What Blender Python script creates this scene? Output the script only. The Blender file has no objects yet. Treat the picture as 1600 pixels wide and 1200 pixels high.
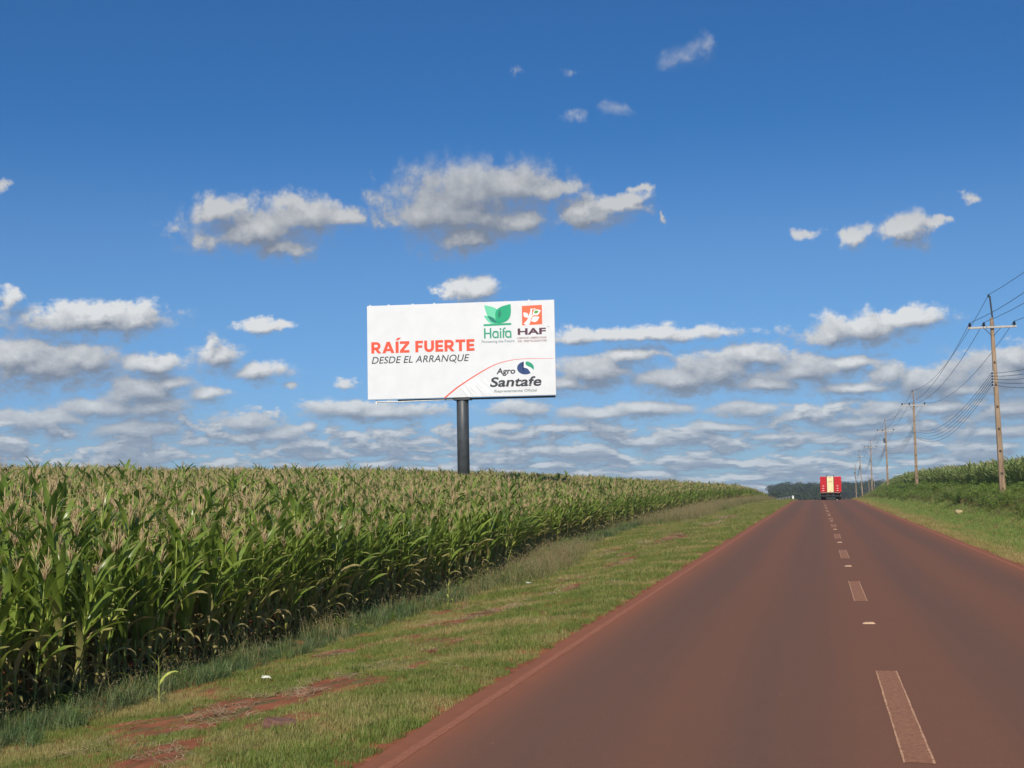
import bpy, bmesh, math, random
import numpy as np
from mathutils import Vector, Matrix
R_ = math.radians
scene = bpy.context.scene
COL = scene.collection
rng = np.random.default_rng(11)
random.seed(5)

# ------------------------------------------------------------------ camera
H = 1.9
def camera():
    yaw, pitch, roll = R_(12.46), R_(4.42), R_(1.05)
    f = Vector((-math.sin(yaw)*math.cos(pitch), math.cos(yaw)*math.cos(pitch), math.sin(pitch)))
    r = Vector((math.cos(yaw), math.sin(yaw), 0)); u = r.cross(f)
    r2 = r*math.cos(roll) - u*math.sin(roll); u2 = u*math.cos(roll) + r*math.sin(roll)
    cd = bpy.data.cameras.new('camera'); co = bpy.data.objects.new('camera', cd); COL.objects.link(co)
    m = Matrix((r2, u2, -f)).transposed().to_4x4(); m.translation = (0, 0, H)
    co.matrix_world = m
    cd.sensor_width = 36; cd.lens = 2150/1600*36; cd.clip_end = 20000; cd.clip_start = .1
    scene.camera = co
camera()
scene.view_settings.view_transform = 'Standard'; scene.view_settings.look = 'None'
scene.view_settings.exposure = 0.0; scene.view_settings.gamma = 1.0
scene.render.resolution_x = 1024; scene.render.resolution_y = 768
scene.cycles.transparent_max_bounces = 8
scene.cycles.max_bounces = 6

# ------------------------------------------------------------------ node helper
class NT:
    def __init__(s, tree): s.t = tree
    def n(s, typ, ins=None, **kw):
        nd = s.t.nodes.new(typ)
        for k, v in kw.items(): setattr(nd, k, v)
        for k, v in (ins or {}).items():
            sock = nd.inputs[k]
            if isinstance(v, bpy.types.NodeSocket): s.t.links.new(v, sock)
            else: sock.default_value = v
        return nd
    def m(s, op, a, b=0.0, c=0.0, clamp=False):
        nd = s.n('ShaderNodeMath', {0: a, 1: b, 2: c}, operation=op); nd.use_clamp = clamp
        return nd.outputs[0]
    def vm(s, op, a, b=(0, 0, 0), c=(0, 0, 0)):
        ins = {0: a, 1: b}
        if op == 'MULTIPLY_ADD': ins[2] = c
        nd = s.n('ShaderNodeVectorMath', None, operation=op)
        for k, v in ins.items():
            if isinstance(v, bpy.types.NodeSocket): s.t.links.new(v, nd.inputs[k])
            else: nd.inputs[k].default_value = v
        return nd.outputs['Value'] if op in ('LENGTH', 'DOT_PRODUCT') else nd.outputs[0]
    def noise(s, vec, scale, detail=4.0, rough=.55, dist=0.0, dim='3D'):
        nd = s.n('ShaderNodeTexNoise', {'Vector': vec, 'Scale': scale, 'Detail': detail, 'Roughness': rough, 'Distortion': dist})
        nd.noise_dimensions = dim
        return nd.outputs[0]
    def ramp(s, v, a, b, c=0.0, d=1.0, smooth=True):
        nd = s.n('ShaderNodeMapRange', {0: v, 1: a, 2: b, 3: c, 4: d}); nd.clamp = True
        if smooth: nd.interpolation_type = 'SMOOTHSTEP'
        return nd.outputs[0]
    def mix(s, f, a, b, mode='MIX'):
        nd = s.t.nodes.new('ShaderNodeMix'); nd.data_type = 'RGBA'; nd.blend_type = mode
        for k, v in ((0, f), (6, a), (7, b)):
            if isinstance(v, bpy.types.NodeSocket): s.t.links.new(v, nd.inputs[k])
            else:
                if k and len(v) == 3: v = (*v, 1)
                nd.inputs[k].default_value = v
        return nd.outputs[2]

# ------------------------------------------------------------------ sky and sun
SUN_EL, SUN_AZ = 38.0, 174.0        # azimuth clockwise from +Y (the road direction)
def build_world():
    CL = [(-13.93, 12.39, 2.67, 1.2), (-15.16, 11.48, 2.54, 1.12), (-12.31, 12.57, 1.92, 0.91), (-14.45, 10.5, 1.39, 0.59), (-10.82, 12.38, 1.2, 0.43), (-12.12, 11.18, 1.33, 0.64), (-17.39, 11.15, 0.75, 0.59), (-24.43, 11.49, 1.17, 0.59), (-23.14, 10.67, 2.4, 0.72), (-21.17, 11.4, 1.92, 0.69), (-21.96, 10.09, 1.39, 0.48), (-19.58, 11.36, 0.85, 0.45), (-25.08, 10.3, 0.64, 0.48), (-8.97, 11.18, 1.33, 0.53), (-7.8, 11.77, 1.12, 0.4), (-6.82, 12.28, 0.53, 0.19), (-5.88, 11.26, 0.19, 0.32), (-4.9, 17.54, 1.12, 0.53), (-4.14, 18.0, 0.75, 0.48), (-7.78, 15.6, 0.75, 0.37), (-9.73, 15.36, 0.53, 0.24), (-11.81, 17.25, 0.27, 0.24), (-9.77, 17.15, 0.37, 0.21), (1.84, 9.9, 0.72, 0.61), (3.81, 10.08, 0.85, 0.64), (4.86, 10.36, 0.64, 0.32), (6.38, 11.12, 0.45, 0.27), (-0.09, 10.2, 0.69, 0.27), (-14.0, 8.36, 1.01, 0.53), (-15.08, 8.11, 0.48, 0.27), (-32.68, 7.76, 0.64, 0.53), (-33.01, 12.2, 0.32, 0.27), (-29.59, 7.03, 2.72, 0.59), (-29.35, 7.39, 1.2, 0.37), (-27.73, 7.16, 0.8, 0.53), (-22.76, 6.89, 0.8, 0.24), (-31.52, 5.23, 2.67, 0.96), (-32.35, 5.52, 1.6, 0.75), (-29.7, 5.42, 1.33, 0.85), (-27.48, 4.15, 1.66, 0.8), (-26.55, 4.59, 1.01, 0.43), (-29.08, 3.51, 1.87, 0.48), (-27.1, 3.51, 1.6, 0.59), (-25.08, 4.15, 0.8, 0.32), (-27.23, 5.26, 1.47, 0.48), (-24.57, 5.58, 0.85, 0.59), (-24.83, 6.1, 0.37, 0.43), (-23.03, 4.98, 1.28, 0.37), (-21.6, 4.45, 0.37, 0.19), (-31.02, 3.06, 2.14, 0.48), (-27.85, 2.69, 2.4, 0.53), (-23.42, 2.89, 1.23, 0.48), (-25.59, 2.21, 0.91, 0.27), (-22.01, 2.43, 1.33, 0.37), (-20.83, 2.73, 0.37, 0.27), (-18.07, 3.31, 2.54, 0.35), (-19.38, 4.51, 0.48, 0.27), (-19.25, 3.45, 1.6, 0.37), (-16.76, 2.1, 1.6, 0.21), (-7.08, 6.32, 3.2, 0.29), (-9.75, 6.39, 1.07, 0.32), (-8.98, 4.83, 2.14, 0.75), (-7.63, 5.48, 1.33, 0.37), (-10.06, 4.37, 1.6, 0.43), (-3.96, 4.69, 1.87, 0.8), (-2.38, 5.27, 1.33, 0.48), (-5.54, 4.39, 1.87, 0.53), (-0.47, 4.58, 2.14, 0.69), (1.45, 4.92, 0.91, 0.32), (-1.89, 4.15, 2.14, 0.37), (2.0, 6.14, 1.92, 0.59), (3.76, 6.51, 1.5, 0.35), (0.73, 5.93, 0.96, 0.37), (2.81, 4.3, 0.96, 0.59), (1.67, 3.88, 2.14, 0.27), (4.4, 3.93, 2.14, 0.59), (7.06, 4.12, 2.14, 0.91), (7.8, 4.66, 1.07, 0.69), (5.84, 3.61, 2.14, 0.37), (-8.75, 3.07, 2.0, 0.32), (-6.89, 3.24, 2.0, 0.32), (-11.95, 3.34, 1.28, 0.35), (-12.76, 2.61, 0.85, 0.21), (-2.58, 3.07, 1.39, 0.43), (-4.03, 2.43, 2.14, 0.21), (-4.83, 1.87, 1.87, 0.21), (-0.4, 2.8, 1.6, 0.32), (2.63, 2.91, 1.6, 0.48), (1.36, 2.49, 2.14, 0.32), (4.85, 2.94, 1.6, 0.37), (7.24, 2.8, 1.6, 0.48), (3.1, 2.13, 3.2, 0.32), (6.73, 1.94, 2.14, 0.32), (-9.83, 2.5, 1.33, 0.21), (-1.19, 1.99, 1.87, 0.21), (5.51, 1.35, 0.8, 0.32), (5.32, 0.85, 0.53, 0.21)] + [(-14.2, 11.55, 2.3, 1.15), (-13.6, 11.2, 1.8, .9), (-22.9, 10.85, 2.0, .75), (-9.3, 11.5, 1.1, .5)]
    g = bpy.data.node_groups.new('cloud_field', 'ShaderNodeTree')
    g.interface.new_socket(name='UV', in_out='INPUT', socket_type='NodeSocketVector')
    g.interface.new_socket(name='D', in_out='OUTPUT', socket_type='NodeSocketFloat')
    g.interface.new_socket(name='Ds', in_out='OUTPUT', socket_type='NodeSocketFloat')
    G = NT(g); gi = g.nodes.new('NodeGroupInput'); go = g.nodes.new('NodeGroupOutput')
    uv = gi.outputs[0]
    w = G.n('ShaderNodeTexNoise', {'Vector': uv, 'Scale': .9, 'Detail': 7.0, 'Roughness': .6})
    sep0 = G.n('ShaderNodeSeparateXYZ', {0: uv}); U, V = sep0.outputs[0], sep0.outputs[1]
    vsc = G.ramp(V, 0.5, 11.0, .28, 1.0)
    wv = G.vm('SUBTRACT', w.outputs['Color'], (.5, .5, .5))
    wamp = G.n('ShaderNodeCombineXYZ', {0: G.m('MULTIPLY', vsc, 2.4), 1: G.m('MULTIPLY', vsc, 1.2), 2: 0.0}).outputs[0]
    wuv = G.vm('ADD', uv, G.vm('MULTIPLY', wv, wamp))
    d = None
    for (a, e, rx, ry) in CL:
        k_ = 1.34 if e < 9.2 else 1.3; rx *= k_; ry *= k_
        q = G.vm('LENGTH', G.vm('MULTIPLY_ADD', wuv, (1/rx, 1/ry, 0), (-a/rx, -e/ry, 0)))
        pen = .30 if (rx < 1.05 and e > 4.2) else .0
        if (e > 13.5): pen = .30
        if pen: q = G.m('ADD', q, pen)
        d = q if d is None else G.m('SMOOTH_MIN', d, q, .35)
    # procedural cumulus outside the measured clouds, and the stacked far bands low over the horizon
    out = G.m('MAXIMUM', G.ramp(U, -35, -40), G.ramp(U, 11, 15))
    n3 = G.noise(G.vm('MULTIPLY', uv, (.16, .36, 0)), 1.0, 3.0)
    d3 = G.m('ADD', G.ramp(n3, .5, .66, 2.2, .3, False), G.m('MULTIPLY', G.m('SUBTRACT', 1.0, out), 9.0))
    lv = G.m('MULTIPLY', G.m('LOGARITHM', G.m('ADD', G.m('MAXIMUM', V, 0.0), .55), 2.718), 3.7)
    luv = G.n('ShaderNodeCombineXYZ', {0: G.m('MULTIPLY', U, .55), 1: lv, 2: 3.3}).outputs[0]
    n4 = G.noise(luv, 1.0, 5.0, .55, .25)
    band = G.m('MULTIPLY', G.ramp(V, 3.9, 2.2), 1.0)
    thr = G.m('SUBTRACT', n4, G.m('ADD', G.ramp(V, 2.2, 4.4, 0.0, .35), G.ramp(V, 5.0, 7.5, 0.0, .6)))
    d4 = G.ramp(thr, .22, .56, 1.9, .12, False)
    d = G.m('MINIMUM', G.m('MINIMUM', d, d3), d4)
    g.links.new(d, go.inputs[1])
    fs = G.vm('MULTIPLY', uv, G.n('ShaderNodeCombineXYZ', {0: G.m('DIVIDE', .75, vsc), 1: G.m('DIVIDE', 1.15, vsc), 2: 0.0}).outputs[0])
    uvc = G.n('ShaderNodeCombineXYZ', {0: G.m('MULTIPLY', U, 1.45), 1: G.m('ADD', G.m('MULTIPLY', lv, 2.7), G.m('MULTIPLY', V, .55)), 2: 7.7}).outputs[0]
    f1 = G.noise(uvc, .75, 7.0, .6)
    vo = G.n('ShaderNodeTexVoronoi', {'Vector': uvc, 'Scale': 1.5, 'Detail': 2.0, 'Roughness': .55, 'Lacunarity': 2.3}); vo.normalize = False
    d = G.m('ADD', d, G.m('MULTIPLY', G.m('SUBTRACT', f1, .5), G.ramp(V, 9.0, 10.5, 1.5, 1.0)))
    d = G.m('ADD', d, G.m('MULTIPLY', G.m('SUBTRACT', vo.outputs['Distance'], .75), .30))
    g.links.new(d, go.inputs[0])

    wd = bpy.data.worlds.new('World'); scene.world = wd; wd.use_nodes = True
    t = wd.node_tree; t.nodes.clear(); N = NT(t)
    tc = t.nodes.new('ShaderNodeTexCoord')
    dr = N.vm('NORMALIZE', tc.outputs['Generated'])
    s = N.n('ShaderNodeSeparateXYZ', {0: dr})
    az = N.m('MULTIPLY', N.m('ARCTAN2', s.outputs[0], s.outputs[1]), 57.2958)
    el = N.m('MULTIPLY', N.m('ARCSINE', s.outputs[2]), 57.2958)
    uv = N.n('ShaderNodeCombineXYZ', {0: az, 1: el, 2: 0.0}).outputs[0]
    def fld(v):
        nd = t.nodes.new('ShaderNodeGroup'); nd.node_tree = g; t.links.new(v, nd.inputs[0]); return nd.outputs[0], nd.outputs[1]
    step = N.ramp(el, .5, 11.0, .22, .62)
    off = N.n('ShaderNodeCombineXYZ', {0: N.m('MULTIPLY', step, -.45), 1: step, 2: 0.0}).outputs[0]
    d0, e0 = fld(uv); d1, e1 = fld(N.vm('ADD', uv, off))
    soft = N.m('ADD', N.ramp(N.m('SUBTRACT', e1, e0), -.15, .35, .22, .72), N.m('MULTIPLY', N.m('SUBTRACT', N.noise(uv, .45, 2.0), .5), .9))
    soft = N.m('SUBTRACT', soft, N.ramp(el, 12.8, 14.5, 0.0, .75))
    # thin scraps (field stays near its rim) keep soft, half transparent edges
    soft = N.m('SUBTRACT', soft, N.m('MULTIPLY', N.ramp(e0, .30, .62), N.ramp(el, 8.5, 10.5, .05, .12)))
    al = N.n('ShaderNodeMapRange', {0: d0, 1: 1.28, 2: soft, 3: 0.0, 4: 1.0}); al.interpolation_type = 'SMOOTHSTEP'
    alpha = N.m('MULTIPLY', al.outputs[0], N.ramp(el, 12.6, 15.0, .96, .55))
    lit = N.m('MULTIPLY', N.m('SUBTRACT', e1, e0), .75)
    lit = N.m('ADD', N.m('ADD', lit, .20), N.m('MULTIPLY', N.m('SUBTRACT', d1, d0), .42), clamp=True)
    thin = N.ramp(d0, .3, 1.2, 0.0, .12)
    lit = N.m('ADD', lit, thin, clamp=True)
    far = N.ramp(el, 0.0, 6.0)
    dark = N.mix(far, (.25, .34, .47), (.20, .235, .30))
    brt = N.mix(far, (.66, .73, .79), (.80, .81, .81))
    brt = N.mix(N.ramp(el, 8.5, 11.0), brt, (.60, .61, .615))
    cc = N.mix(lit, dark, brt)
    sky = N.n('ShaderNodeTexSky'); sky = t.nodes[-1]
    sky.sky_type = 'NISHITA'; sky.sun_disc = False; sky.sun_elevation = R_(SUN_EL); sky.sun_rotation = R_(SUN_AZ)
    sky.altitude = 300; sky.air_density = 1.0; sky.dust_density = .3; sky.ozone_density = 2.2
    skyc = sky.outputs[0]
    tint = N.mix(N.ramp(el, 1.0, 9.0), (.37, .62, 1.08), (.36, .62, .94))
    tint = N.mix(N.ramp(el, 9.0, 16.0), tint, (.18, .52, .88))
    tint = N.mix(N.ramp(el, 24.0, 45.0), tint, (.72, .88, 1.0))
    skyc = N.mix(1.0, skyc, tint, 'MULTIPLY')
    skyc = N.mix(1.0, skyc, (.90, .93, .93), 'MULTIPLY')
    k = 10.0
    cc = N.vm('MULTIPLY', cc, (k, k, k))
    fin = N.mix(alpha, skyc, cc)
    bg = N.n('ShaderNodeBackground', {0: fin, 1: .1})
    o = t.nodes.new('ShaderNodeOutputWorld'); t.links.new(bg.outputs[0], o.inputs[0])
    wd.cycles.sampling_method = 'MANUAL'; wd.cycles.sample_map_resolution = 512
build_world()
ld = bpy.data.lights.new('sun', 'SUN'); ld.energy = 5.0; ld.angle = R_(.53); ld.color = (1.0, .93, .80)
lo = bpy.data.objects.new('sun', ld); COL.objects.link(lo)
sd = Vector((math.sin(R_(SUN_AZ))*math.cos(R_(SUN_EL)), math.cos(R_(SUN_AZ))*math.cos(R_(SUN_EL)), math.sin(R_(SUN_EL))))
lo.rotation_euler = sd.to_track_quat('Z', 'Y').to_euler()

# ------------------------------------------------------------------ terrain height
def sm(x, a, b):
    t = np.clip((np.asarray(x, float)-a)/(b-a), 0, 1); return t*t*(3-2*t)
def zroad(y):
    y = np.asarray(y, float)
    a = np.clip(y-165, 0, 95); z = -a*a/6000
    z = z - .0317*np.clip(y-260, 0, 200)
    z = z - 1.2*sm(y, 440, 600) - .008*np.clip(y-1150, 0, None)
    return z
def edge(y):
    return np.interp(y, [0, 20, 38, 55, 85, 110, 141, 200, 400], [-8.7, -8.8, -9.0, -10.8, -11.8, -12, -12.2, -9.8, -9.5])
def redge(y):
    return np.interp(y, [0, 60, 100, 160, 260], [11.6, 11.6, 11.2, 10.6, 10.4])
def tz(x, y):
    x = np.asarray(x, float); y = np.asarray(y, float)
    z = zroad(y)
    e = edge(y)
    lt = np.clip((-3.2-x)/(-3.2-e), 0, 1)
    fade = 1-sm(y, 230, 420)
    drop = np.interp(y, [0, 60, 120, 170], [.58, .55, .35, .2])
    zl = -.03 - drop*(lt*lt*(3-2*lt))
    s = np.clip(e-x, 0, None)
    rise = 1.6*(1-np.exp(-s/20)) + .85*np.exp(-((y-105)/62)**2)*(1-np.exp(-s/7))
    rise = rise*(1-sm(s, 80, 300))
    zl = (zl + rise)*fade
    zr = -.03 - .06*sm(x, 4.4, 5.4) + 1.25*sm(x, 5.8, 10.2) + np.clip(x-10.2, 0, 60)*.008
    zr = zr*fade
    z = z + np.where(x < -3.2, zl, np.where(x > 4.4, zr, -.03))
    return z

# ------------------------------------------------------------------ materials
def new_mat(name):
    m = bpy.data.materials.new(name); m.use_nodes = True; t = m.node_tree; t.nodes.clear()
    N = NT(t); N.mat = m
    return m, N
def finish(N, shader, disp=None):
    o = N.t.nodes.new('ShaderNodeOutputMaterial'); N.t.links.new(shader, o.inputs[0])
def pbr(N, col, rough=.7, metal=0.0, spec=.5, normal=None, coat=0.0):
    ins = {'Base Color': col if isinstance(col, bpy.types.NodeSocket) else (*col[:3], 1), 'Roughness': rough, 'Metallic': metal, 'Specular IOR Level': spec}
    if normal is not None: ins['Normal'] = normal
    if coat: ins['Coat Weight'] = coat
    return N.n('ShaderNodeBsdfPrincipled', ins).outputs[0]
def bump(N, h, strength=.3, dist=.02):
    return N.n('ShaderNodeBump', {'Height': h, 'Strength': strength, 'Distance': dist}).outputs[0]
def simple(name, col, rough=.6, metal=0.0, var=.12, scale=6.0, spec=.5, coord='Object'):
    m, N = new_mat(name); tc = N.n('ShaderNodeTexCoord').outputs[coord]
    n = N.noise(tc, scale, 6.0, .6)
    a = tuple(c*(1-var) for c in col[:3]); b = tuple(min(1, c*(1+var)) for c in col[:3])
    c = N.mix(N.ramp(n, .3, .7), a, b)
    r = N.ramp(n, .3, .7, rough*.9, min(1, rough*1.1))
    finish(N, pbr(N, c, r, metal, spec)); return m

def mat_leaf(name, dark, light, dry, transl=.35, rough=.45, bleach=.25):
    """leaf: colour varies from plant to plant and along the field; vertex attribute 'dry' gives brown leaves"""
    m, N = new_mat(name)
    oi = N.n('ShaderNodeObjectInfo'); rnd = oi.outputs['Random']
    pos = N.n('ShaderNodeNewGeometry').outputs['Position']
    pn = N.noise(pos, .35, 3.0)
    fn = N.noise(N.n('ShaderNodeTexCoord').outputs['Object'], 7.0, 3.0)
    f = N.m('ADD', N.m('MULTIPLY', rnd, .5), N.m('MULTIPLY', N.ramp(pn, .35, .65), .35))
    f = N.m('ADD', f, N.m('MULTIPLY', N.m('SUBTRACT', fn, .5), .8), clamp=True)
    c = N.mix(f, dark, light)
    at = N.n('ShaderNodeAttribute', attribute_name='dry').outputs['Fac']
    c = N.mix(N.m('MULTIPLY', at, N.ramp(fn, .2, .6, .6, 1.0), clamp=True), c, dry)
    p = pbr(N, c, rough, 0.0, .4)
    tr = N.n('ShaderNodeBsdfTranslucent', {0: N.mix(.5, c, (light[0]*1.6, light[1]*1.6, light[2]*.8))}).outputs[0]
    mx = N.n('ShaderNodeMixShader', {0: transl, 1: p, 2: tr}).outputs[0]
    finish(N, mx); return m
def mat_grass(name, green_a, green_b, straw, patch=.6, transl=.3, pscale=.55, lo=.42, hi=.68):
    m, N = new_mat(name)
    rnd = N.n('ShaderNodeObjectInfo').outputs['Random']
    pos = N.n('ShaderNodeNewGeometry').outputs['Position']
    pn = N.noise(pos, pscale, 4.0)
    c = N.mix(N.ramp(N.noise(pos, 1.7, 3.0), .3, .7), green_a, green_b)
    at = N.n('ShaderNodeAttribute', attribute_name='dry').outputs['Fac']
    s = N.m('ADD', N.m('MULTIPLY', N.ramp(pn, lo, hi), patch), N.m('MULTIPLY', N.m('SUBTRACT', rnd, .5), .5))
    s = N.m('ADD', s, N.m('MULTIPLY', at, .9), clamp=True)
    c = N.mix(s, c, straw)
    p = pbr(N, c, .6, 0.0, .3)
    tr = N.n('ShaderNodeBsdfTranslucent', {0: c}).outputs[0]
    finish(N, N.n('ShaderNodeMixShader', {0: transl, 1: p, 2: tr}).outputs[0]); return m

M = {}
M['corn_leaf'] = mat_leaf('corn_leaf', (.078, .130, .024), (.265, .355, .060), (.48, .36, .17), .36, .32)
M['corn_stalk'] = mat_leaf('corn_stalk', (.22, .28, .05), (.42, .46, .10), (.26, .15, .08), .05, .5)
M['tassel'] = simple('tassel', (.50, .36, .19), .8, 0, .35, 3.0)
M['ear_husk'] = mat_leaf('ear_husk', (.34, .40, .08), (.55, .56, .14), (.35, .27, .14), .15, .5)
M['corn_leaf_right'] = mat_leaf('corn_leaf_right', (.16, .22, .07), (.34, .41, .16), (.34, .30, .16), .35, .45)
M['verge_grass'] = mat_grass('verge_grass', (.105, .170, .026), (.19, .25, .044), (.42, .33, .14), .75)
M['edge_grass'] = mat_grass('edge_grass', (.065, .13, .05), (.11, .18, .06), (.25, .23, .11), .35)
M['seed_grass'] = mat_grass('seed_grass', (.10, .15, .04), (.18, .21, .06), (.33, .25, .13), .5)
M['right_grass'] = mat_grass('right_grass', (.14, .25, .045), (.22, .32, .07), (.40, .36, .13), .5)
M['yellow_grass'] = mat_grass('yellow_grass', (.25, .25, .06), (.34, .31, .09), (.46, .34, .15), .9)
M['weed_leaf'] = mat_leaf('weed_leaf', (.12, .19, .032), (.25, .34, .065), (.30, .26, .12), .3, .5)
M['straw'] = simple('straw', (.36, .26, .15), .85, 0, .3, 3.0)
M['tree_leaf'] = mat_leaf('tree_leaf', (.018, .036, .016), (.05, .075, .03), (.12, .12, .06), .12, .7)
M['bark'] = simple('bark', (.10, .07, .05), .9, 0, .3, 4)

def mat_terrain():
    m, N = new_mat('terrain_soil')
    pos = N.n('ShaderNodeNewGeometry').outputs['Position']
    s = N.n('ShaderNodeSeparateXYZ', {0: pos})
    x = s.outputs[0]; y = s.outputs[1]
    a = N.noise(pos, 2.2, 8.0, .65); b = N.noise(pos, 14.0, 6.0, .6); c0 = N.noise(pos, .5, 4.0)
    soil = N.mix(N.ramp(a, .3, .7), (.15, .046, .022), (.31, .105, .05))
    soil = N.mix(N.ramp(b, .55, .75, 0.0, .5), soil, (.36, .18, .10))
    turf = N.mix(N.ramp(b, .35, .65), (.075, .080, .025), (.17, .145, .06))
    # thatch of grass on the verges
    k = N.m('MULTIPLY', N.ramp(x, -9.3, -8.0), N.ramp(x, -3.55, -3.85))
    k = N.m('ADD', k, N.m('MULTIPLY', N.ramp(x, 4.7, 5.3), N.ramp(x, 12.5, 11.0)), clamp=True)
    k = N.m('MULTIPLY', k, N.ramp(N.m('ADD', a, N.m('MULTIPLY', c0, .6)), .66, .82, 1.0, .0))
    c = N.mix(N.m('MULTIPLY', k, .9), soil, turf)
    far = N.ramp(y, 330, 420)
    c = N.mix(far, c, N.mix(N.ramp(N.noise(pos, .012, 3.0), .4, .6), (.07, .09, .035), (.16, .15, .07)))
    finish(N, pbr(N, c, .95, 0, .2, bump(N, N.m('ADD', a, N.m('MULTIPLY', b, .5)), .6, .05))); return m
def mat_road():
    m, N = new_mat('dusty_asphalt')
    pos = N.n('ShaderNodeNewGeometry').outputs['Position']
    s = N.n('ShaderNodeSeparateXYZ', {0: pos}); x = s.outputs[0]
    lane = N.vm('MULTIPLY', pos, (1.0, .035, 0))
    a = N.noise(lane, .75, 5.0, .6); st = N.noise(lane, 5.0, 5.0, .6)
    fine = N.noise(pos, 55.0, 5.0, .75); mid = N.noise(pos, 3.0, 6.0, .65)
    # worn grey wheel tracks between dusty red strips
    def trk(c, w): return N.ramp(N.m('ABSOLUTE', N.m('SUBTRACT', x, c)), w, w*.25)
    tr = N.m('MAXIMUM', N.m('MAXIMUM', trk(-2.0, .75), trk(-.35, .75)), N.m('MAXIMUM', trk(1.75, .7), trk(3.35, .6)))
    f = N.m('ADD', N.m('MULTIPLY', tr, .55), N.m('MULTIPLY', N.m('SUBTRACT', a, .5), 1.1))
    f = N.m('ADD', f, N.m('MULTIPLY', N.m('SUBTRACT', st, .5), .35), clamp=True)
    f = N.m('ADD', f, N.m('MULTIPLY', N.m('SUBTRACT', mid, .5), .3), clamp=True)
    c = N.mix(f, (.172, .077, .047), (.113, .068, .050))
    # red soil dust thickening to the two edges
    ed = N.m('MAXIMUM', N.ramp(x, -2.55, -3.05), N.ramp(x, 3.75, 4.35))
    ed = N.m('MULTIPLY', ed, N.ramp(N.m('ADD', st, mid), .7, 1.2, .45, .95))
    c = N.mix(ed, c, (.27, .092, .046))
    c = N.mix(N.ramp(fine, .45, .8, 0.0, .5), c, (.26, .15, .12))
    c = N.mix(N.ramp(fine, .45, .25, 0.0, .5), c, (.09, .05, .042))
    sp = N.n('ShaderNodeTexVoronoi', {'Vector': pos, 'Scale': 2.2}).outputs['Distance']
    c = N.mix(N.ramp(sp, .035, .02, 0.0, .5), c, (.42, .30, .24))
    finish(N, pbr(N, c, N.ramp(fine, .3, .7, .8, .95), 0, .15, bump(N, fine, .35, .006))); return m
def mat_paint(name, col, wear=.5, base=(.17, .085, .06)):
    m, N = new_mat(name)
    pos = N.n('ShaderNodeNewGeometry').outputs['Position']
    n = N.noise(pos, 30.0, 6.0, .75)
    c = N.mix(N.ramp(n, wear-.08, wear+.12), base, col)
    finish(N, pbr(N, c, .8, 0, .3)); return m
M['terrain'] = mat_terrain(); M['road'] = mat_road()
M['paint_faded'] = mat_paint('faded_centre_paint', (.33, .155, .085), .50, (.225, .098, .055))
M['paint_edge'] = mat_paint('worn_edge_paint', (.55, .32, .19), .46, (.30, .14, .08))
M['paint_side'] = mat_paint('worn_side_line', (.34, .13, .068), .49, (.25, .088, .046))

# ------------------------------------------------------------------ object helpers
def tag(o, label=None, cat=None, group=None, kind=None):
    if label: o['label'] = label
    if cat: o['category'] = cat
    if group: o['group'] = group
    if kind: o['kind'] = kind
    return o
def mesh_obj(name, V, Fc, mat, parent=None, smooth=False, dry=None, link=True, mids=None):
    me = bpy.data.meshes.new(name)
    me.from_pydata([tuple(map(float, v)) for v in V], [], [tuple(int(i) for i in f) for f in Fc])
    mats = mat if isinstance(mat, (list, tuple)) else [mat]
    for m in mats: me.materials.append(m)
    if mids is not None: me.polygons.foreach_set('material_index', np.array(mids, dtype=np.int32))
    if smooth: me.polygons.foreach_set('use_smooth', np.ones(len(me.polygons), dtype=bool))
    if dry is not None:
        a = me.attributes.new('dry', 'FLOAT', 'POINT'); a.data.foreach_set('value', np.array(dry, dtype=np.float32))
    me.update()
    o = bpy.data.objects.new(name, me)
    if link: COL.objects.link(o)
    if parent: o.parent = parent
    return o
def empty(name, loc, rz=0.0):
    o = bpy.data.objects.new(name, None); o.empty_display_size = .3; COL.objects.link(o)
    o.location = loc; o.rotation_euler = (0, 0, rz); return o
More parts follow.
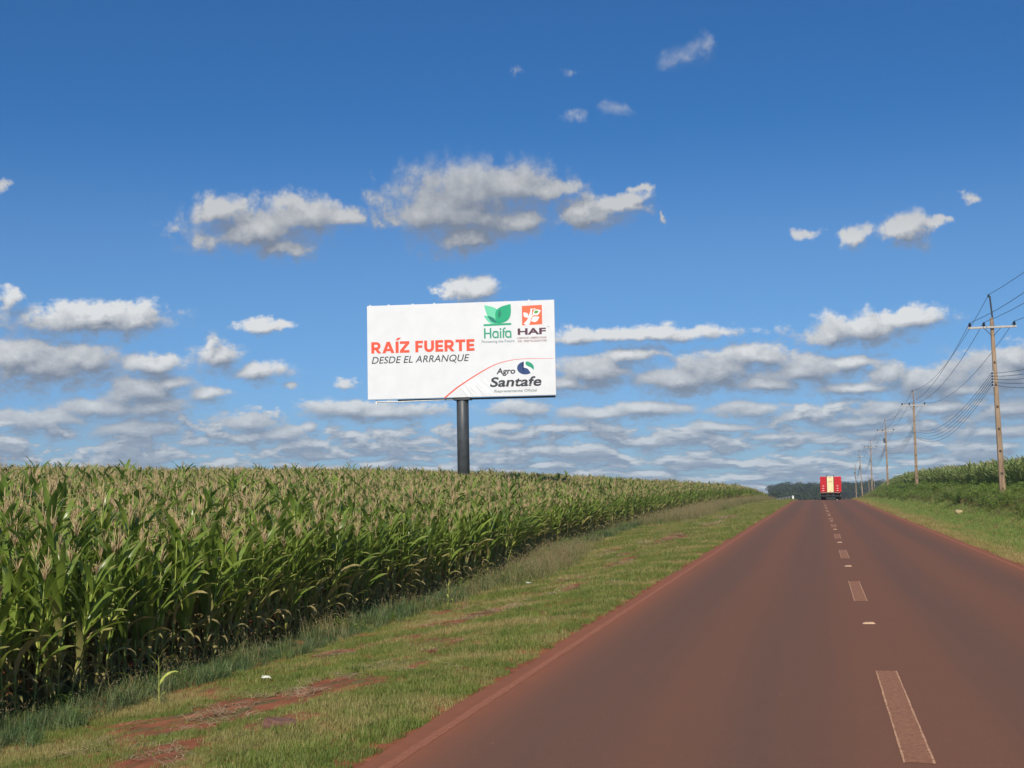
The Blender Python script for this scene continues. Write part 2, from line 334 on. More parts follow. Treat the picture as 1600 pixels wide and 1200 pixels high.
class MB:
    def __init__(s): s.v = []; s.f = []; s.d = []
    def add(s, V, F, d=0.0):
        k = len(s.v); s.v += [tuple(v) for v in V]; s.f += [tuple(i+k for i in f) for f in F]; s.d += [d]*len(V) if not hasattr(d, '__len__') else list(d)
    def box(s, c, size, rot=None, taper=1.0):
        x, y, z = (q/2 for q in size); V = []
        for sz in (-1, 1):
            t = taper if sz > 0 else 1
            for sx, sy in ((-1, -1), (1, -1), (1, 1), (-1, 1)): V.append(Vector((sx*x*t, sy*y*t, sz*z)))
        if rot is not None: V = [rot @ v for v in V]
        s.add([v+Vector(c) for v in V], [(0, 3, 2, 1), (4, 5, 6, 7), (0, 1, 5, 4), (1, 2, 6, 5), (2, 3, 7, 6), (3, 0, 4, 7)]); return s
    def bar(s, a, b, w, h=None):
        a = Vector(a); b = Vector(b); d = b-a; q = d.to_track_quat('Z', 'Y').to_matrix()
        return s.box((a+b)/2, (w, h or w, d.length), q)
    def tube(s, pts, rad, n=8, cap=True, d=0.0):
        pts = [Vector(p) for p in pts]; rad = rad if hasattr(rad, '__len__') else [rad]*len(pts)
        V = []; F = []
        for i, p in enumerate(pts):
            t = (pts[min(i+1, len(pts)-1)]-pts[max(i-1, 0)]).normalized()
            ref = Vector((1, 0, 0)) if abs(t.x) < .9 else Vector((0, 1, 0))
            a = t.cross(ref).normalized(); b = t.cross(a)
            for j in range(n):
                an = 2*math.pi*j/n; V.append(p+(a*math.cos(an)+b*math.sin(an))*rad[i])
        for i in range(len(pts)-1):
            for j in range(n):
                k = (j+1) % n; F.append((i*n+j, i*n+k, (i+1)*n+k, (i+1)*n+j))
        if cap: F.append(tuple(range(n))[::-1]); F.append(tuple((len(pts)-1)*n+j for j in range(n)))
        s.add(V, F, d); return s
    def cyl(s, a, b, r, n=16): return s.tube([a, b], r, n)
    def build(s, name, mat, parent=None, smooth=False, dry=False, bevel=0.0, link=True):
        o = mesh_obj(name, s.v, s.f, mat, parent, smooth, s.d if dry else None, link)
        if bevel:
            bm = bmesh.new(); bm.from_mesh(o.data)
            bmesh.ops.recalc_face_normals(bm, faces=bm.faces)
            bmesh.ops.bevel(bm, geom=bm.edges[:], offset=bevel, segments=2, affect='EDGES', clamp_overlap=True)
            bm.to_mesh(o.data); bm.free()
        return o

# ------------------------------------------------------------------ ground sheet and road
def grid_obj(name, xs, ys, zf, mat):
    X, Y = np.meshgrid(xs, ys); Z = zf(X, Y)
    V = np.stack([X.ravel(), Y.ravel(), Z.ravel()], 1); nx = len(xs); ny = len(ys)
    i = (np.arange(ny-1)[:, None]*nx+np.arange(nx-1)[None]).ravel()
    F = np.stack([i, i+1, i+nx+1, i+nx], 1)
    return mesh_obj(name, V, F, mat, smooth=True)
xs = np.concatenate([[-6000, -3000, -1200, -600], np.arange(-400, -60, 20), np.arange(-60, -14, 2), np.arange(-14, -3.2, .25), [-3.2, -3.195, 0.6, 4.395, 4.4], np.arange(4.6, 14, .3), np.arange(14, 60, 3), np.arange(60, 400, 20), [600, 1200, 3000, 6000]])
ys = np.concatenate([[-300, -100, -40], np.arange(-20, 60, .5), np.arange(60, 200, 2), np.arange(200, 620, 8), [700, 900, 1200, 2000, 3500, 9000]])
def tz_bumpy(X, Y):
    Z = tz(X, Y)
    w = ((X < -3.4) | (X > 4.6)) & (Y < 200)
    b = .025*np.sin(X*2.1+np.sin(Y*.7)*2)*np.sin(Y*1.3+X) + .02*np.sin(X*4.3+Y*2.9)
    return Z + np.where(w, b, 0)
tag(grid_obj('ground', xs, ys, tz_bumpy, M['terrain']), 'red soil ground under the cornfields and grassy verges', 'ground', kind='structure')
def road_bend(y): return -.00022*np.clip(np.asarray(y, float)-300, 0, None)**2
ry = np.concatenate([np.arange(-60, 150, 3), np.arange(150, 620, 6), np.arange(620, 900, 20)])
rx = np.array([-3.22, -3.2, -3.0, -2.0, -1, 0, .6, 1.5, 2.5, 3.5, 4.2, 4.4, 4.42])
X, Y = np.meshgrid(rx, ry)
jag = (np.abs(X-.6) > 3.7)*np.sign(X)*.05*np.sin(Y*2.3+np.sin(Y*.9)*2)
Z = zroad(Y) + np.where((X < -3.21) | (X > 4.41), -.07, .006) - .00*X
V = np.stack([(X+jag+road_bend(Y)).ravel(), Y.ravel(), Z.ravel()], 1); nx = len(rx)
i = (np.arange(len(ry)-1)[:, None]*nx+np.arange(nx-1)[None]).ravel()
tag(mesh_obj('road', V, np.stack([i, i+1, i+nx+1, i+nx], 1), M['road']), 'reddish brown dusty asphalt road running straight to the crest', 'road', kind='structure')

def strip(mb, x0, x1, y0, y1, z=.0085, seed=0, jag=.003):
    n = max(2, int((y1-y0)/.12)); r = random.Random(seed); V = []; F = []
    for k in range(n+1):
        y = y0+(y1-y0)*k/n
        V += [(x0+r.uniform(-jag, jag), y+(r.uniform(-.04, .04) if k in (0, n) else 0), float(zroad(y))+z), (x1+r.uniform(-jag, jag), y, float(zroad(y))+z)]
    for k in range(n): F.append((2*k, 2*k+1, 2*k+3, 2*k+2))
    mb.add(V, F)
DASH = [(9.85+13.3*k) for k in range(-1, 13)]
mf, me_ = MB(), MB()
dash_objs = []
for k, y0 in enumerate(DASH):
    c = .6 if y0 < 60 else .6-.0015*(y0-60)
    a, b = MB(), MB()
    strip(a, c-.095, c+.095, y0, y0+4.75, .0085, k)
    strip(b, c-.106, c-.091, y0, y0+4.75, .0105, k+50, .003); strip(b, c+.091, c+.106, y0, y0+4.75, .0105, k+90, .003)
    o = a.build('road_marking', M['paint_faded']); o2 = b.build('painted_outline', M['paint_edge'], o)
    near = ['faded centre dash with pale outlines, nearest to the viewer at the bottom of the road',
            'second faded centre dash up the road', 'third faded centre dash up the road']
    lab = 'faded centre line dash nearly underfoot, cut off by the picture bottom' if k == 0 else (near[k-1] if k < 4 else 'faded centre dash number %d up the road, small in the distance' % k)
    tag(o, lab, 'road marking', 'centre line dashes', 'structure')
ms = MB(); strip(ms, -3.03, -2.94, -10, 170, .0085, 7, .006); tag(ms.build('edge_line', M['paint_side']), 'worn reddish edge line along the left side of the road', 'road marking', kind='structure')
ms = MB(); strip(ms, 4.17, 4.26, -10, 170, .0085, 8, .006); tag(ms.build('edge_line', M['paint_side']), 'worn reddish edge line along the right side of the road', 'road marking', kind='structure')

M['stud'] = simple('road_stud_plastic', (.42, .25, .14), .5, 0, .3, 30)
M['stud_lens'] = simple('stud_reflector', (.50, .38, .25), .2, 0, .1, 30)
ORD = ['first', 'second', 'third', 'fourth', 'fifth', 'sixth', 'seventh', 'eighth', 'ninth', 'tenth', 'eleventh', 'twelfth', 'thirteenth', 'fourteenth']
def stud(y, k):
    z = float(zroad(y))+.006; b = MB()
    # low trapezoid block
    V = []
    for (w, l, h) in ((.085, .05, 0), (.075, .045, .010), (.055, .022, .022)):
        for sx, sy in ((-1, -1), (1, -1), (1, 1), (-1, 1)): V.append((sx*w, sy*l, h))
    F = [(i*4+j, i*4+(j+1) % 4, i*4+4+(j+1) % 4, i*4+4+j) for i in range(2) for j in range(4)]+[(8, 9, 10, 11)]
    b.add(V, F); o = b.build('road_stud', M['stud']); o.location = (.6-.0015*max(0, y-60), y, z)
    l = MB(); l.box((-.028, -.040, .0155), (.05, .006, .009)); l.box((.03, -.040, .0155), (.05, .006, .009)); l.build('reflector', M['stud_lens'], o)
    labs = ['pale reflective road stud nearest to the viewer, between the first two centre dashes', 'second pale road stud, between the second and third centre dashes']
    tag(o, labs[k] if k < 2 else ORD[k]+' pale road stud up the centre line, counted from the viewer', 'road stud', 'reflective studs on the centre line')
for k in range(9): stud(19.5+13.5*k if k else 19.5, k)

# ------------------------------------------------------------------ corn plants
def leaf_geo(mb, base, az, L, W, a0, bend, r, dry=0.0, seg=9, twist=0.0, fold=.25):
    p = Vector(base); V = []; F = []; n = seg; ang = a0
    dirh = Vector((math.cos(az), math.sin(az), 0)); side = Vector((-math.sin(az), math.cos(az), 0))
    ph = r.uniform(0, 6.28)
    for i in range(n+1):
        t = i/n
        ang = a0 - bend*(t**1.35)
        w = W*.5*min(1, (.35+2.6*t))*max(0.0, (1-t**2.6))**.8+.0015
        d = dirh*math.cos(ang)+Vector((0, 0, 1))*math.sin(ang)
        nrm = -dirh*math.sin(ang)+Vector((0, 0, 1))*math.cos(ang)
        tw = twist*t
        sd = side*math.cos(tw)+nrm*math.sin(tw); nn = nrm*math.cos(tw)-side*math.sin(tw)
        rip = .22*w*math.sin(ph+t*17)
        V += [p+sd*w+nn*(fold*w+rip), p, p-sd*w+nn*(fold*w-rip)]
        p = p + d*(L/n)
    for i in range(n):
        a = i*3; F += [(a, a+1, a+4, a+3), (a+1, a+2, a+5, a+4)]
    tip = [max(dry, .75*max(0, (q//3)/n-.8)/.2 if r.random() < 2 else 0)*1.0 if dry < .5 else dry for q in range(len(V))]
    mb.add(V, F, tip)
def corn_parts(seed, h=1.75, nleaf=14, tassel=True, lo=0.10, ears=1):
    r = random.Random(seed); S, Lf, T, E = MB(), MB(), MB(), MB()
    bx, by = r.uniform(-.05, .05), r.uniform(-.05, .05)
    def stem(z): t = z/h; return Vector((bx*t*t, by*t*t, z))
    S.tube([stem(h*q) for q in (0, .1, .25, .4, .6, .8, 1.0)], [.015, .014, .013, .012, .010, .007, .005], 6, True, 0)
    S.d = [max(0.0, .75-v[2]*1.6) for v in S.v]
    plane = r.uniform(0, 6.28)
    for i in range(nleaf):
        q = i/(nleaf-1); z = lo*h+(h*.94-lo*h)*q
        az = plane+(math.pi if i % 2 else 0)+r.uniform(-.55, .55)
        dry = 0.0
        if i < 3: dry = r.uniform(.5, 1.0)
        elif i < 6 and r.random() < .5: dry = r.uniform(.3, .9)
        L = (.52+.28*math.sin(math.pi*min(1, q*.85+.12)))*r.uniform(.85, 1.12)
        W = .110*r.uniform(.85, 1.15)*(1-.25*q)
        a0 = R_(r.uniform(60, 82)); bd = R_(r.uniform(45, 125)*(1-.35*q))
        if i < 3: bd = R_(r.uniform(120, 165)); L *= .75; W *= .6
        leaf_geo(Lf, stem(z), az, L, W, a0, bd, r, dry, 9, r.uniform(-.9, .9))
    top = stem(h)
    if tassel:
        tl = r.uniform(.28, .44)
        T.tube([top-Vector((0, 0, .05)), top+Vector((0, 0, tl*.5)), top+Vector((r.uniform(-.03, .03), r.uniform(-.03, .03), tl))], [.004, .005, .0025], 3)
        for k in range(r.randint(9, 14)):
            a = r.uniform(0, 6.28); z0 = r.uniform(.0, .12); ln = r.uniform(.13, .24); ou = r.uniform(.08, .48)
            p0 = top+Vector((0, 0, z0)); p1 = p0+Vector((math.cos(a)*ou*ln*.5, math.sin(a)*ou*ln*.5, ln*.5)); p2 = p0+Vector((math.cos(a)*ou*ln, math.sin(a)*ou*ln, ln*.86))
            T.tube([p0, p1, p2], [.0025, .0040, .002], 3)
    for k in range(ears):
        z = h*r.uniform(.42, .52)+k*.15; a = plane+r.uniform(-.8, .8)+k*3; d = Vector((math.cos(a)*.32, math.sin(a)*.32, .95)).normalized(); p = stem(z)+d*.02
        E.tube([p+d*(q*.23) for q in (0, .15, .4, .7, .92, 1.0)], [.010, .020, .026, .021, .010, .003], 7, True, [0]*42)
        for s2 in range(5): 
            e = p+d*.22; E.tube([e, e+d*.04+Vector((r.uniform(-.04, .04), r.uniform(-.04, .04), .0)), e+Vector((r.uniform(-.06, .06), r.uniform(-.06, .06), .0))], .003, 3, True, 1.0)
    return S, Lf, T, E
def joined(name, parts, mats):
    V = []; F = []; D = []; I = []
    for k, p in enumerate(parts):
        o = len(V); V += p.v; F += [tuple(i+o for i in f) for f in p.f]; D += p.d; I += [k]*len(p.f)
    o = mesh_obj(name, V, F, mats, None, True, D, False, I); return o
CORN_M = [M['corn_stalk'], M['corn_leaf'], M['tassel'], M['ear_husk']]
NV = 9
corn_src = [corn_parts(100+k, 1.78+.04*(k % 4), 12+k % 3, k != 7, ears=1) for k in range(NV)]
corn_coll = bpy.data.collections.new('corn_variants')
for k, p in enumerate(corn_src): corn_coll.objects.link(joined('corn_variant_%02d' % k, p, CORN_M))

# ------------------------------------------------------------------ geometry-node scatter
def scatter(name, coll, P, rot, scl, idx, mat, label, cat):
    me = bpy.data.meshes.new(name); me.vertices.add(len(P)); me.vertices.foreach_set('co', np.asarray(P, dtype=np.float32).ravel())
    a = me.attributes.new('rot', 'FLOAT_VECTOR', 'POINT'); a.data.foreach_set('vector', np.asarray(rot, dtype=np.float32).ravel())
    a = me.attributes.new('scl', 'FLOAT_VECTOR', 'POINT'); a.data.foreach_set('vector', np.asarray(scl, dtype=np.float32).ravel())
    a = me.attributes.new('idx', 'INT', 'POINT'); a.data.foreach_set('value', np.asarray(idx, dtype=np.int32))
    me.materials.append(mat)
    o = bpy.data.objects.new(name, me); COL.objects.link(o)
    g = bpy.data.node_groups.new(name+'_nodes', 'GeometryNodeTree')
    g.interface.new_socket(name='Geometry', in_out='INPUT', socket_type='NodeSocketGeometry')
    g.interface.new_socket(name='Geometry', in_out='OUTPUT', socket_type='NodeSocketGeometry')
    nd = g.nodes; gi = nd.new('NodeGroupInput'); go = nd.new('NodeGroupOutput')
    ci = nd.new('GeometryNodeCollectionInfo'); ci.inputs['Collection'].default_value = coll
    ci.inputs['Separate Children'].default_value = True; ci.inputs['Reset Children'].default_value = True
    ip = nd.new('GeometryNodeInstanceOnPoints'); ip.inputs['Pick Instance'].default_value = True
    def attr(n, dt):
        q = nd.new('GeometryNodeInputNamedAttribute'); q.data_type = dt; q.inputs['Name'].default_value = n; return q.outputs['Attribute']
    L = g.links.new
    L(gi.outputs[0], ip.inputs['Points']); L(ci.outputs[0], ip.inputs['Instance'])
    L(attr('idx', 'INT'), ip.inputs['Instance Index'])
    L(attr('rot', 'FLOAT_VECTOR'), ip.inputs['Rotation']); L(attr('scl', 'FLOAT_VECTOR'), ip.inputs['Scale'])
    L(ip.outputs[0], go.inputs[0])
    md = o.modifiers.new('scatter', 'NODES'); md.node_group = g
    tag(o, label, cat, kind='stuff'); return o
def az_of(x, y): return np.degrees(np.arctan2(x, y))
def noise2(x, y, s, seed=0):
    v = 0; r = np.random.default_rng(seed)
    for k in range(5):
        a = r.uniform(0, 6.28); f = s*1.6**k; v = v+np.sin((x*np.cos(a)+y*np.sin(a))*f+r.uniform(0, 6)+1.3*np.sin((y*np.cos(a)-x*np.sin(a))*f*.7+r.uniform(0, 6)))/1.25**k
    return v/3.4

# field plants: rows run along the road
rows = []
s = 0.0
while s < 140:
    yy = np.arange(4, 265, .185 if s < 4 else (.21 if s < 22 else .27))
    rows.append(np.stack([np.full_like(yy, s), yy], 1)); s += .52 if s < 22 else .62
PT = np.concatenate(rows)
PT = PT + rng.normal(0, 1, PT.shape)*[.035, .05]
s_, y_ = PT[:, 0], PT[:, 1]; x_ = edge(y_)-s_-.15
az = az_of(x_, y_); dist = np.hypot(x_, y_)
keep = (az > -38) | ((dist < 34) & (az > -70))
keep &= (y_ > 6.5) & ~((dist > 75) & (rng.random(len(x_)) < .30)) & (rng.random(len(x_)) > .03)
x_, y_, s_, dist = x_[keep], y_[keep], s_[keep], dist[keep]; az = az_of(x_, y_)
# the nearest 300 in view are plants of their own
cand = np.where((az > -34.5) & (s_ < 2.9))[0]
score = dist[cand] + s_[cand]*4.0
front = cand[np.argsort(score)[:300]]
isf = np.zeros(len(x_), bool); isf[front] = True
hn = noise2(x_, y_, .35, 3)
hscale = .98+.08*hn+rng.normal(0, .075, len(x_)); hscale = np.where(rng.random(len(x_)) < .05, hscale*1.12, hscale)
hscale = np.where(s_ < .6, hscale*.93, hscale)
rotz = rng.uniform(0, 6.283, len(x_)); lean = rng.normal(0, .075, (len(x_), 2))
idx = rng.integers(0, NV, len(x_))
z_ = tz(x_, y_)-.02
b = ~isf
P = np.stack([x_, y_, z_], 1)
scatter('cornfield', corn_coll, P[b], np.stack([lean[b, 0], lean[b, 1], rotz[b]], 1), np.stack([hscale[b]]*3, 1), idx[b], M['corn_leaf'],
        'dense tasselled cornfield rolling up behind the front rows on the left', 'cornfield')
print('corn', b.sum())
protos = []
CORN_LAB = 'tall green corn plant with tan tassel, in the dense front rows facing the left verge'
for k, (S, Lf, T, E_) in enumerate(corn_src):
    root = empty('corn_plant', (0, 0, 0)); tag(root, CORN_LAB, 'corn plant', 'corn plants in the front rows of the left field')
    S.build('stalk', M['corn_stalk'], root, True, True); Lf.build('foliage', M['corn_leaf'], root, True, True)
    if T.v: T.build('tassel', M['tassel'], root, True)
    E_.build('ear', M['ear_husk'], root, True, True)
    protos.append(root)
usedp = set()
for i in front:
    k = int(idx[i]); pr = protos[k]
    if k not in usedp: o = pr; usedp.add(k)
    else:
        o = pr.copy(); COL.objects.link(o)
        for ch in list(pr.children):
            c = ch.copy(); COL.objects.link(c); c.parent = o
    o.location = P[i]; o.rotation_euler = (lean[i, 0], lean[i, 1], rotz[i]); o.scale = (float(hscale[i]),)*3
def lone_corn(x, y, h, seed, label, n=7):
    S, Lf, T, E_ = corn_parts(seed, 1.5, n, False, .05, 0)
    root = empty('corn_plant', (x, y, float(tz(x, y))-.01)); tag(root, label, 'corn plant')
    S.build('stalk', M['ear_husk'], root, True, True)
    Lf.d = [0.0]*len(Lf.d); root.scale = (h/1.6,)*3
    Lf.build('foliage', M['ear_husk'], root, True, True)
lone_corn(-7.55, 14.9, .62, 901, 'small bright green young corn plant standing alone in the grass before the field', 8)
lone_corn(-7.8, 28.6, .5, 902, 'small pale yellow-green corn sprout in the grass edge, farther along the field', 6)

# right-hand cornfield
rc = bpy.data.collections.new('corn_right_variants')
for k in range(4):
    S, Lf, T, E_ = corn_parts(300+k, 1.72, 12, k == 3, ears=0)
    rc.objects.link(joined('corn_right_variant_%02d' % k, (S, Lf, T), [M['corn_stalk'], M['corn_leaf_right'], M['tassel']]))
yy, ss = np.meshgrid(np.arange(12, 300, .24), np.arange(0, 26, .5)); yy = yy.ravel(); ss = ss.ravel()
yy = yy+rng.normal(0, .06, len(yy)); xx = redge(yy)+ss+rng.normal(0, .04, len(ss))
k = (az_of(xx, yy) < np.where(yy < 50, 50, 13)) & (rng.random(len(xx)) > .12); xx, yy = xx[k], yy[k]; n = len(xx)
sc = (1.0+.07*noise2(xx, yy, .3, 8)+rng.normal(0, .06, n))*np.interp(yy, [0, 160, 230], [1.0, 1.0, .8])
scatter('cornfield', rc, np.stack([xx, yy, tz(xx, yy)], 1), np.stack([rng.normal(0, .05, n), rng.normal(0, .05, n), rng.uniform(0, 6.28, n)], 1),
        np.stack([sc]*3, 1), rng.integers(0, 4, n), M['corn_leaf_right'], 'pale green young cornfield on top of the right-hand bank behind the poles', 'cornfield')
print('corn right', n)

# ------------------------------------------------------------------ grasses and weeds
def tuft(seed, n, h, rad, w, splay=.5, seg=3, dryp=.2, mat=None, name='tuft', seedhead=False):
    r = random.Random(seed); mb = MB()
    for i in range(n):
        a = r.uniform(0, 6.28); q = rad*math.sqrt(r.random()); p = Vector((q*math.cos(a), q*math.sin(a), -.01))
        az = r.uniform(0, 6.28); L = h*r.uniform(.55, 1.15); a0 = R_(r.uniform(60, 88)); bd = r.uniform(.2, 1.4)*splay*1.6
        dh = Vector((math.cos(az), math.sin(az), 0)); sd = Vector((-dh.y, dh.x, 0)); V = []; F = []
        ww = w*r.uniform(.7, 1.3)
        for k in range(seg+1):
            t = k/seg; an = a0-bd*t; wk = ww*.5*(1-t**1.6)+.0004
            V += [p+sd*wk, p-sd*wk]; p = p+(dh*math.cos(an)+Vector((0, 0, 1))*math.sin(an))*(L/seg)
        F = [(2*k, 2*k+1, 2*k+3, 2*k+2) for k in range(seg)]
        d = 1.0*(r.random() < dryp)*r.uniform(.5, 1)
        mb.add(V, F, d)
        if seedhead and r.random() < .45:
            for s3 in range(7):
                e = p-(dh*math.cos(an)+Vector((0, 0, 1))*math.sin(an))*(L*.05*s3)
                o = Vector((r.uniform(-1, 1), r.uniform(-1, 1), r.uniform(-.2, .8)))*.03
                mb.add([e, e+o, e+o*.6+Vector((0, 0, .012))], [(0, 1, 2)], 1.0)
    return mb.build(name, mat, None, False, True, 0, False)
def weed(seed, h=.5):
    r = random.Random(seed); mb = MB()
    for st in range(9):
        a = r.uniform(0, 6.28); tip = Vector((math.cos(a)*r.uniform(.05, .35), math.sin(a)*r.uniform(.05, .35), h*r.uniform(.6, 1.1)))
        mb.tube([Vector((tip.x*.2, tip.y*.2, 0)), tip*.6, tip], .004, 3, False, 0)
        for i in range(13):
            t = r.uniform(.3, 1.05); c = tip*t+Vector((r.uniform(-.05, .05), r.uniform(-.05, .05), 0)); a2 = r.uniform(0, 6.28); L = r.uniform(.06, .11); w = L*.36
            d = Vector((math.cos(a2), math.sin(a2), r.uniform(-.4, .5))); s5 = Vector((-d.y, d.x, r.uniform(-.3, .3)))
            mb.add([c, c+d*L*.5+s5*w, c+d*L, c+d*L*.5-s5*w], [(0, 1, 2, 3)], .8*(r.random() < .05))
    return mb.build('weed', M['weed_leaf'], None, False, True, 0, False)
def coll_of(name, objs):
    c = bpy.data.collections.new(name)
    for k, o in enumerate(objs): o.name = '%s_%02d' % (name, k); c.objects.link(o)
    return c
short_c = coll_of('short_tuft', [tuft(k, 34, .085, .09, .0045, .6, 3, .16, M['verge_grass']) for k in range(6)])
edge_c = coll_of('long_tuft', [tuft(20+k, 40, .34, .12, .008, .9, 5, .12, M['edge_grass']) for k in range(5)])
seed_c = coll_of('seed_tuft', [tuft(40+k, 24, .66, .26, .010, .75, 5, .3, M['seed_grass'], seedhead=True) for k in range(5)])
rg_c = coll_of('right_tuft', [tuft(60+k, 32, .17, .13, .008, .6, 3, .12, M['right_grass']) for k in range(5)])
yg_c = coll_of('yellow_tuft', [tuft(80+k, 32, .16, .11, .007, .6, 3, .4, M['yellow_grass']) for k in range(4)])
weed_c = coll_of('weed_clump', [weed(500+k) for k in range(5)])
# bare soil along the old track on the left verge
BARE = [(-6.1, 13.2, .75, 1.6), (-5.5, 14.6, .45, 1.6), (-5.9, 24.0, .45, 2.4), (-5.6, 39.8, .4, 3.6), (-6.0, 33, .3, 1.5), (-6.0, 57, .7, 5.0), (-5.8, 76, .5, 6), (-5.9, 92, .6, 9), (-5.3, 10.6, .3, .8), (-4.2, 12.3, .12, .35), (-4.9, 17.8, .12, .5), (-6.6, 64, .5, 3), (-4.6, 15.5, .10, .4), (-6.9, 19.5, .35, 1.0), (-5.2, 29, .3, 1.6), (-7.2, 26.5, .3, .9), (-4.4, 22, .12, .8), (-6.3, 46, .4, 2.0), (-7.4, 50, .4, 2.2)]
def bare(x, y):
    v = np.full(np.shape(x), 9.0)
    wx = x+.18*noise2(x, y, 2.2, 21); wy = y+.5*noise2(x, y, 1.7, 22)
    for (cx, cy, rx_, ry_) in BARE: v = np.minimum(v, np.hypot((wx-cx)/rx_, (wy-cy)/ry_))
    return v+.25*noise2(x, y, 5.0, 5)
def sow(x0, x1, y0, y1, dens, hard=None):
    n = int((y1-y0)*abs(x1-x0)*dens); return rng.uniform(x0, x1, n), rng.uniform(y0, y1, n)
def field_scatter(name, coll, nvar, chunks, size, sel, mat, label, cat, azr=(-37, 12)):
    # the near right verge is kept wider than the view

    PX = []; PY = []; SC = []
    for (x0, x1, y0, y1, dens, sc) in chunks:
        x, y = sow(x0, x1, y0, y1, dens); m_ = (az_of(x, y) > azr[0]) & (az_of(x, y) < np.where(y < 40, 60, azr[1]))
        x, y = x[m_], y[m_]; w = sel(x, y); m_ = rng.random(len(x)) < w; x, y = x[m_], y[m_]
        PX.append(x); PY.append(y); SC.append(np.full(len(x), sc))
    x = np.concatenate(PX); y = np.concatenate(PY); sc = np.concatenate(SC)*rng.uniform(.7, 1.25, len(x))*size(x, y); n = len(x)
    print(name, n)
    return scatter(name, coll, np.stack([x, y, tz(x, y)], 1), np.stack([rng.normal(0, .08, n), rng.normal(0, .08, n), rng.uniform(0, 6.28, n)], 1),
                   np.stack([sc]*3, 1), rng.integers(0, nvar, n), mat, label, cat)
def sel_short(x, y):
    b_ = bare(x, y); w = np.clip((b_-.75)*2.6, .04, 1)
    w = w*np.clip((-3.27-x+.06*noise2(x, y, 6.0, 9))*14, 0, 1)*np.clip((x-edge(y)+.6)*3, 0, 1)
    return w*np.where(np.abs(x+6)<.9, .85, 1)
def size_short(x, y): return .78+.45*noise2(x, y, 1.1, 31)+.35*np.clip(1-np.abs(x+4.1)/.9, 0, 1)
LG = [(-9.6, -3.2, 5, 16, 210, .85), (-9.6, -3.2, 16, 28, 130, 1.0), (-10, -3.2, 28, 50, 60, 1.35), (-12.5, -3.2, 50, 90, 26, 1.9), (-13.5, -3.2, 90, 175, 12, 2.6), (-12.5, -3.2, 175, 260, 6, 3)]
field_scatter('verge_grass', short_c, 6, LG, size_short, sel_short, M['verge_grass'], 'short green and straw-coloured grass covering the left verge', 'grass')
def sel_edge(x, y):
    d = x-edge(y)+.25*noise2(x, y, 1.4, 12)
    return np.clip((1.15-d)*2.2, 0, 1)*np.clip((d+1.0)*2, 0, 1)*.8
field_scatter('field_edge_grass', edge_c, 5, [(-10, -7, 7, 24, 42, .85), (-10.5, -7, 24, 45, 24, 1.1), (-13, -7.5, 45, 90, 10, 1.5), (-14, -8, 90, 170, 5, 1.8)],
              lambda x, y: .85+.3*noise2(x, y, 1.0, 14), sel_edge, M['edge_grass'], 'long arching dark green grass along the foot of the left cornfield', 'grass')
def sel_seed(x, y):
    d = x-edge(y)
    a = np.exp(-((y-44)/9)**2)*np.clip((2.1-d)*2, 0, 1)*np.clip(d+.6, 0, 1)
    b_ = sm(y, 84, 96)*np.clip((4.2-d)*1.2, 0, 1)*np.clip(d+.6, 0, 1)
    c = .22*np.clip((.9-d)*2, 0, 1)*np.clip((d+.9)*2, 0, 1)
    return np.clip(np.maximum(np.maximum(a, b_), c), 0, 1)
field_scatter('seeding_grass', seed_c, 5, [(-10, -7, 8, 30, 22, .8), (-11.5, -7, 30, 60, 16, .9), (-14, -7, 60, 130, 9, 1.1), (-14, -7, 130, 240, 5, 1.3)],
              lambda x, y: .9+.25*noise2(x, y, .7, 15), sel_seed, M['seed_grass'], 'tall brownish grass in seed between the cornfield and the left verge', 'grass')
field_scatter('field_foot_weeds', weed_c, 5, [(-10, -7, 8, 30, 5, .55), (-12.5, -7, 30, 90, 3, .8)], lambda x, y: .8+.3*noise2(x, y, 1.2, 61),
              lambda x, y: np.clip((.9-(x-edge(y)))*2, 0, 1)*np.clip((x-edge(y)+.5)*2, 0, 1)*(noise2(x, y, 1.0, 62) > 0), M['weed_leaf'], 'low broad-leaved weeds mixed in at the foot of the left cornfield', 'weeds')
# straw lying on the bare soil
r = random.Random(3); smb = []
for k in range(4):
    mb = MB()
    for i in range(16):
        a = r.uniform(0, 3.14); L = r.uniform(.05, .16); c = Vector((r.uniform(-.12, .12), r.uniform(-.12, .12), r.uniform(.005, .03))); d = Vector((math.cos(a), math.sin(a), r.uniform(-.15, .15)))*L; s4 = Vector((-math.sin(a), math.cos(a), 0))*.003
        mb.add([c-d-s4, c-d+s4, c+d*.2+s4+Vector((0, 0, .01)), c+d*.2-s4+Vector((0, 0, .01)), c+d+s4, c+d-s4], [(0, 1, 2, 3), (3, 2, 4, 5)])
    smb.append(mb.build('straw_bit', M['straw'], None, False, False, 0, False))
straw_c = coll_of('straw_bits', smb)
def sel_straw(x, y):
    b_ = bare(x, y); return np.where(b_ < 1.25, np.clip(np.abs(b_-.8)*.9+.08, 0, .5), .02)*(.3+.7*(noise2(x, y, 2.5, 40) > -.1))
field_scatter('dry_straw', straw_c, 4, [(-8, -3.6, 6, 20, 40, .9), (-8, -3.6, 20, 45, 20, 1.2), (-8, -4, 45, 110, 6, 2.2)], lambda x, y: 1+0*x, sel_straw, M['straw'],
              'dry tan straw strewn on the bare red soil patches of the left verge', 'straw')
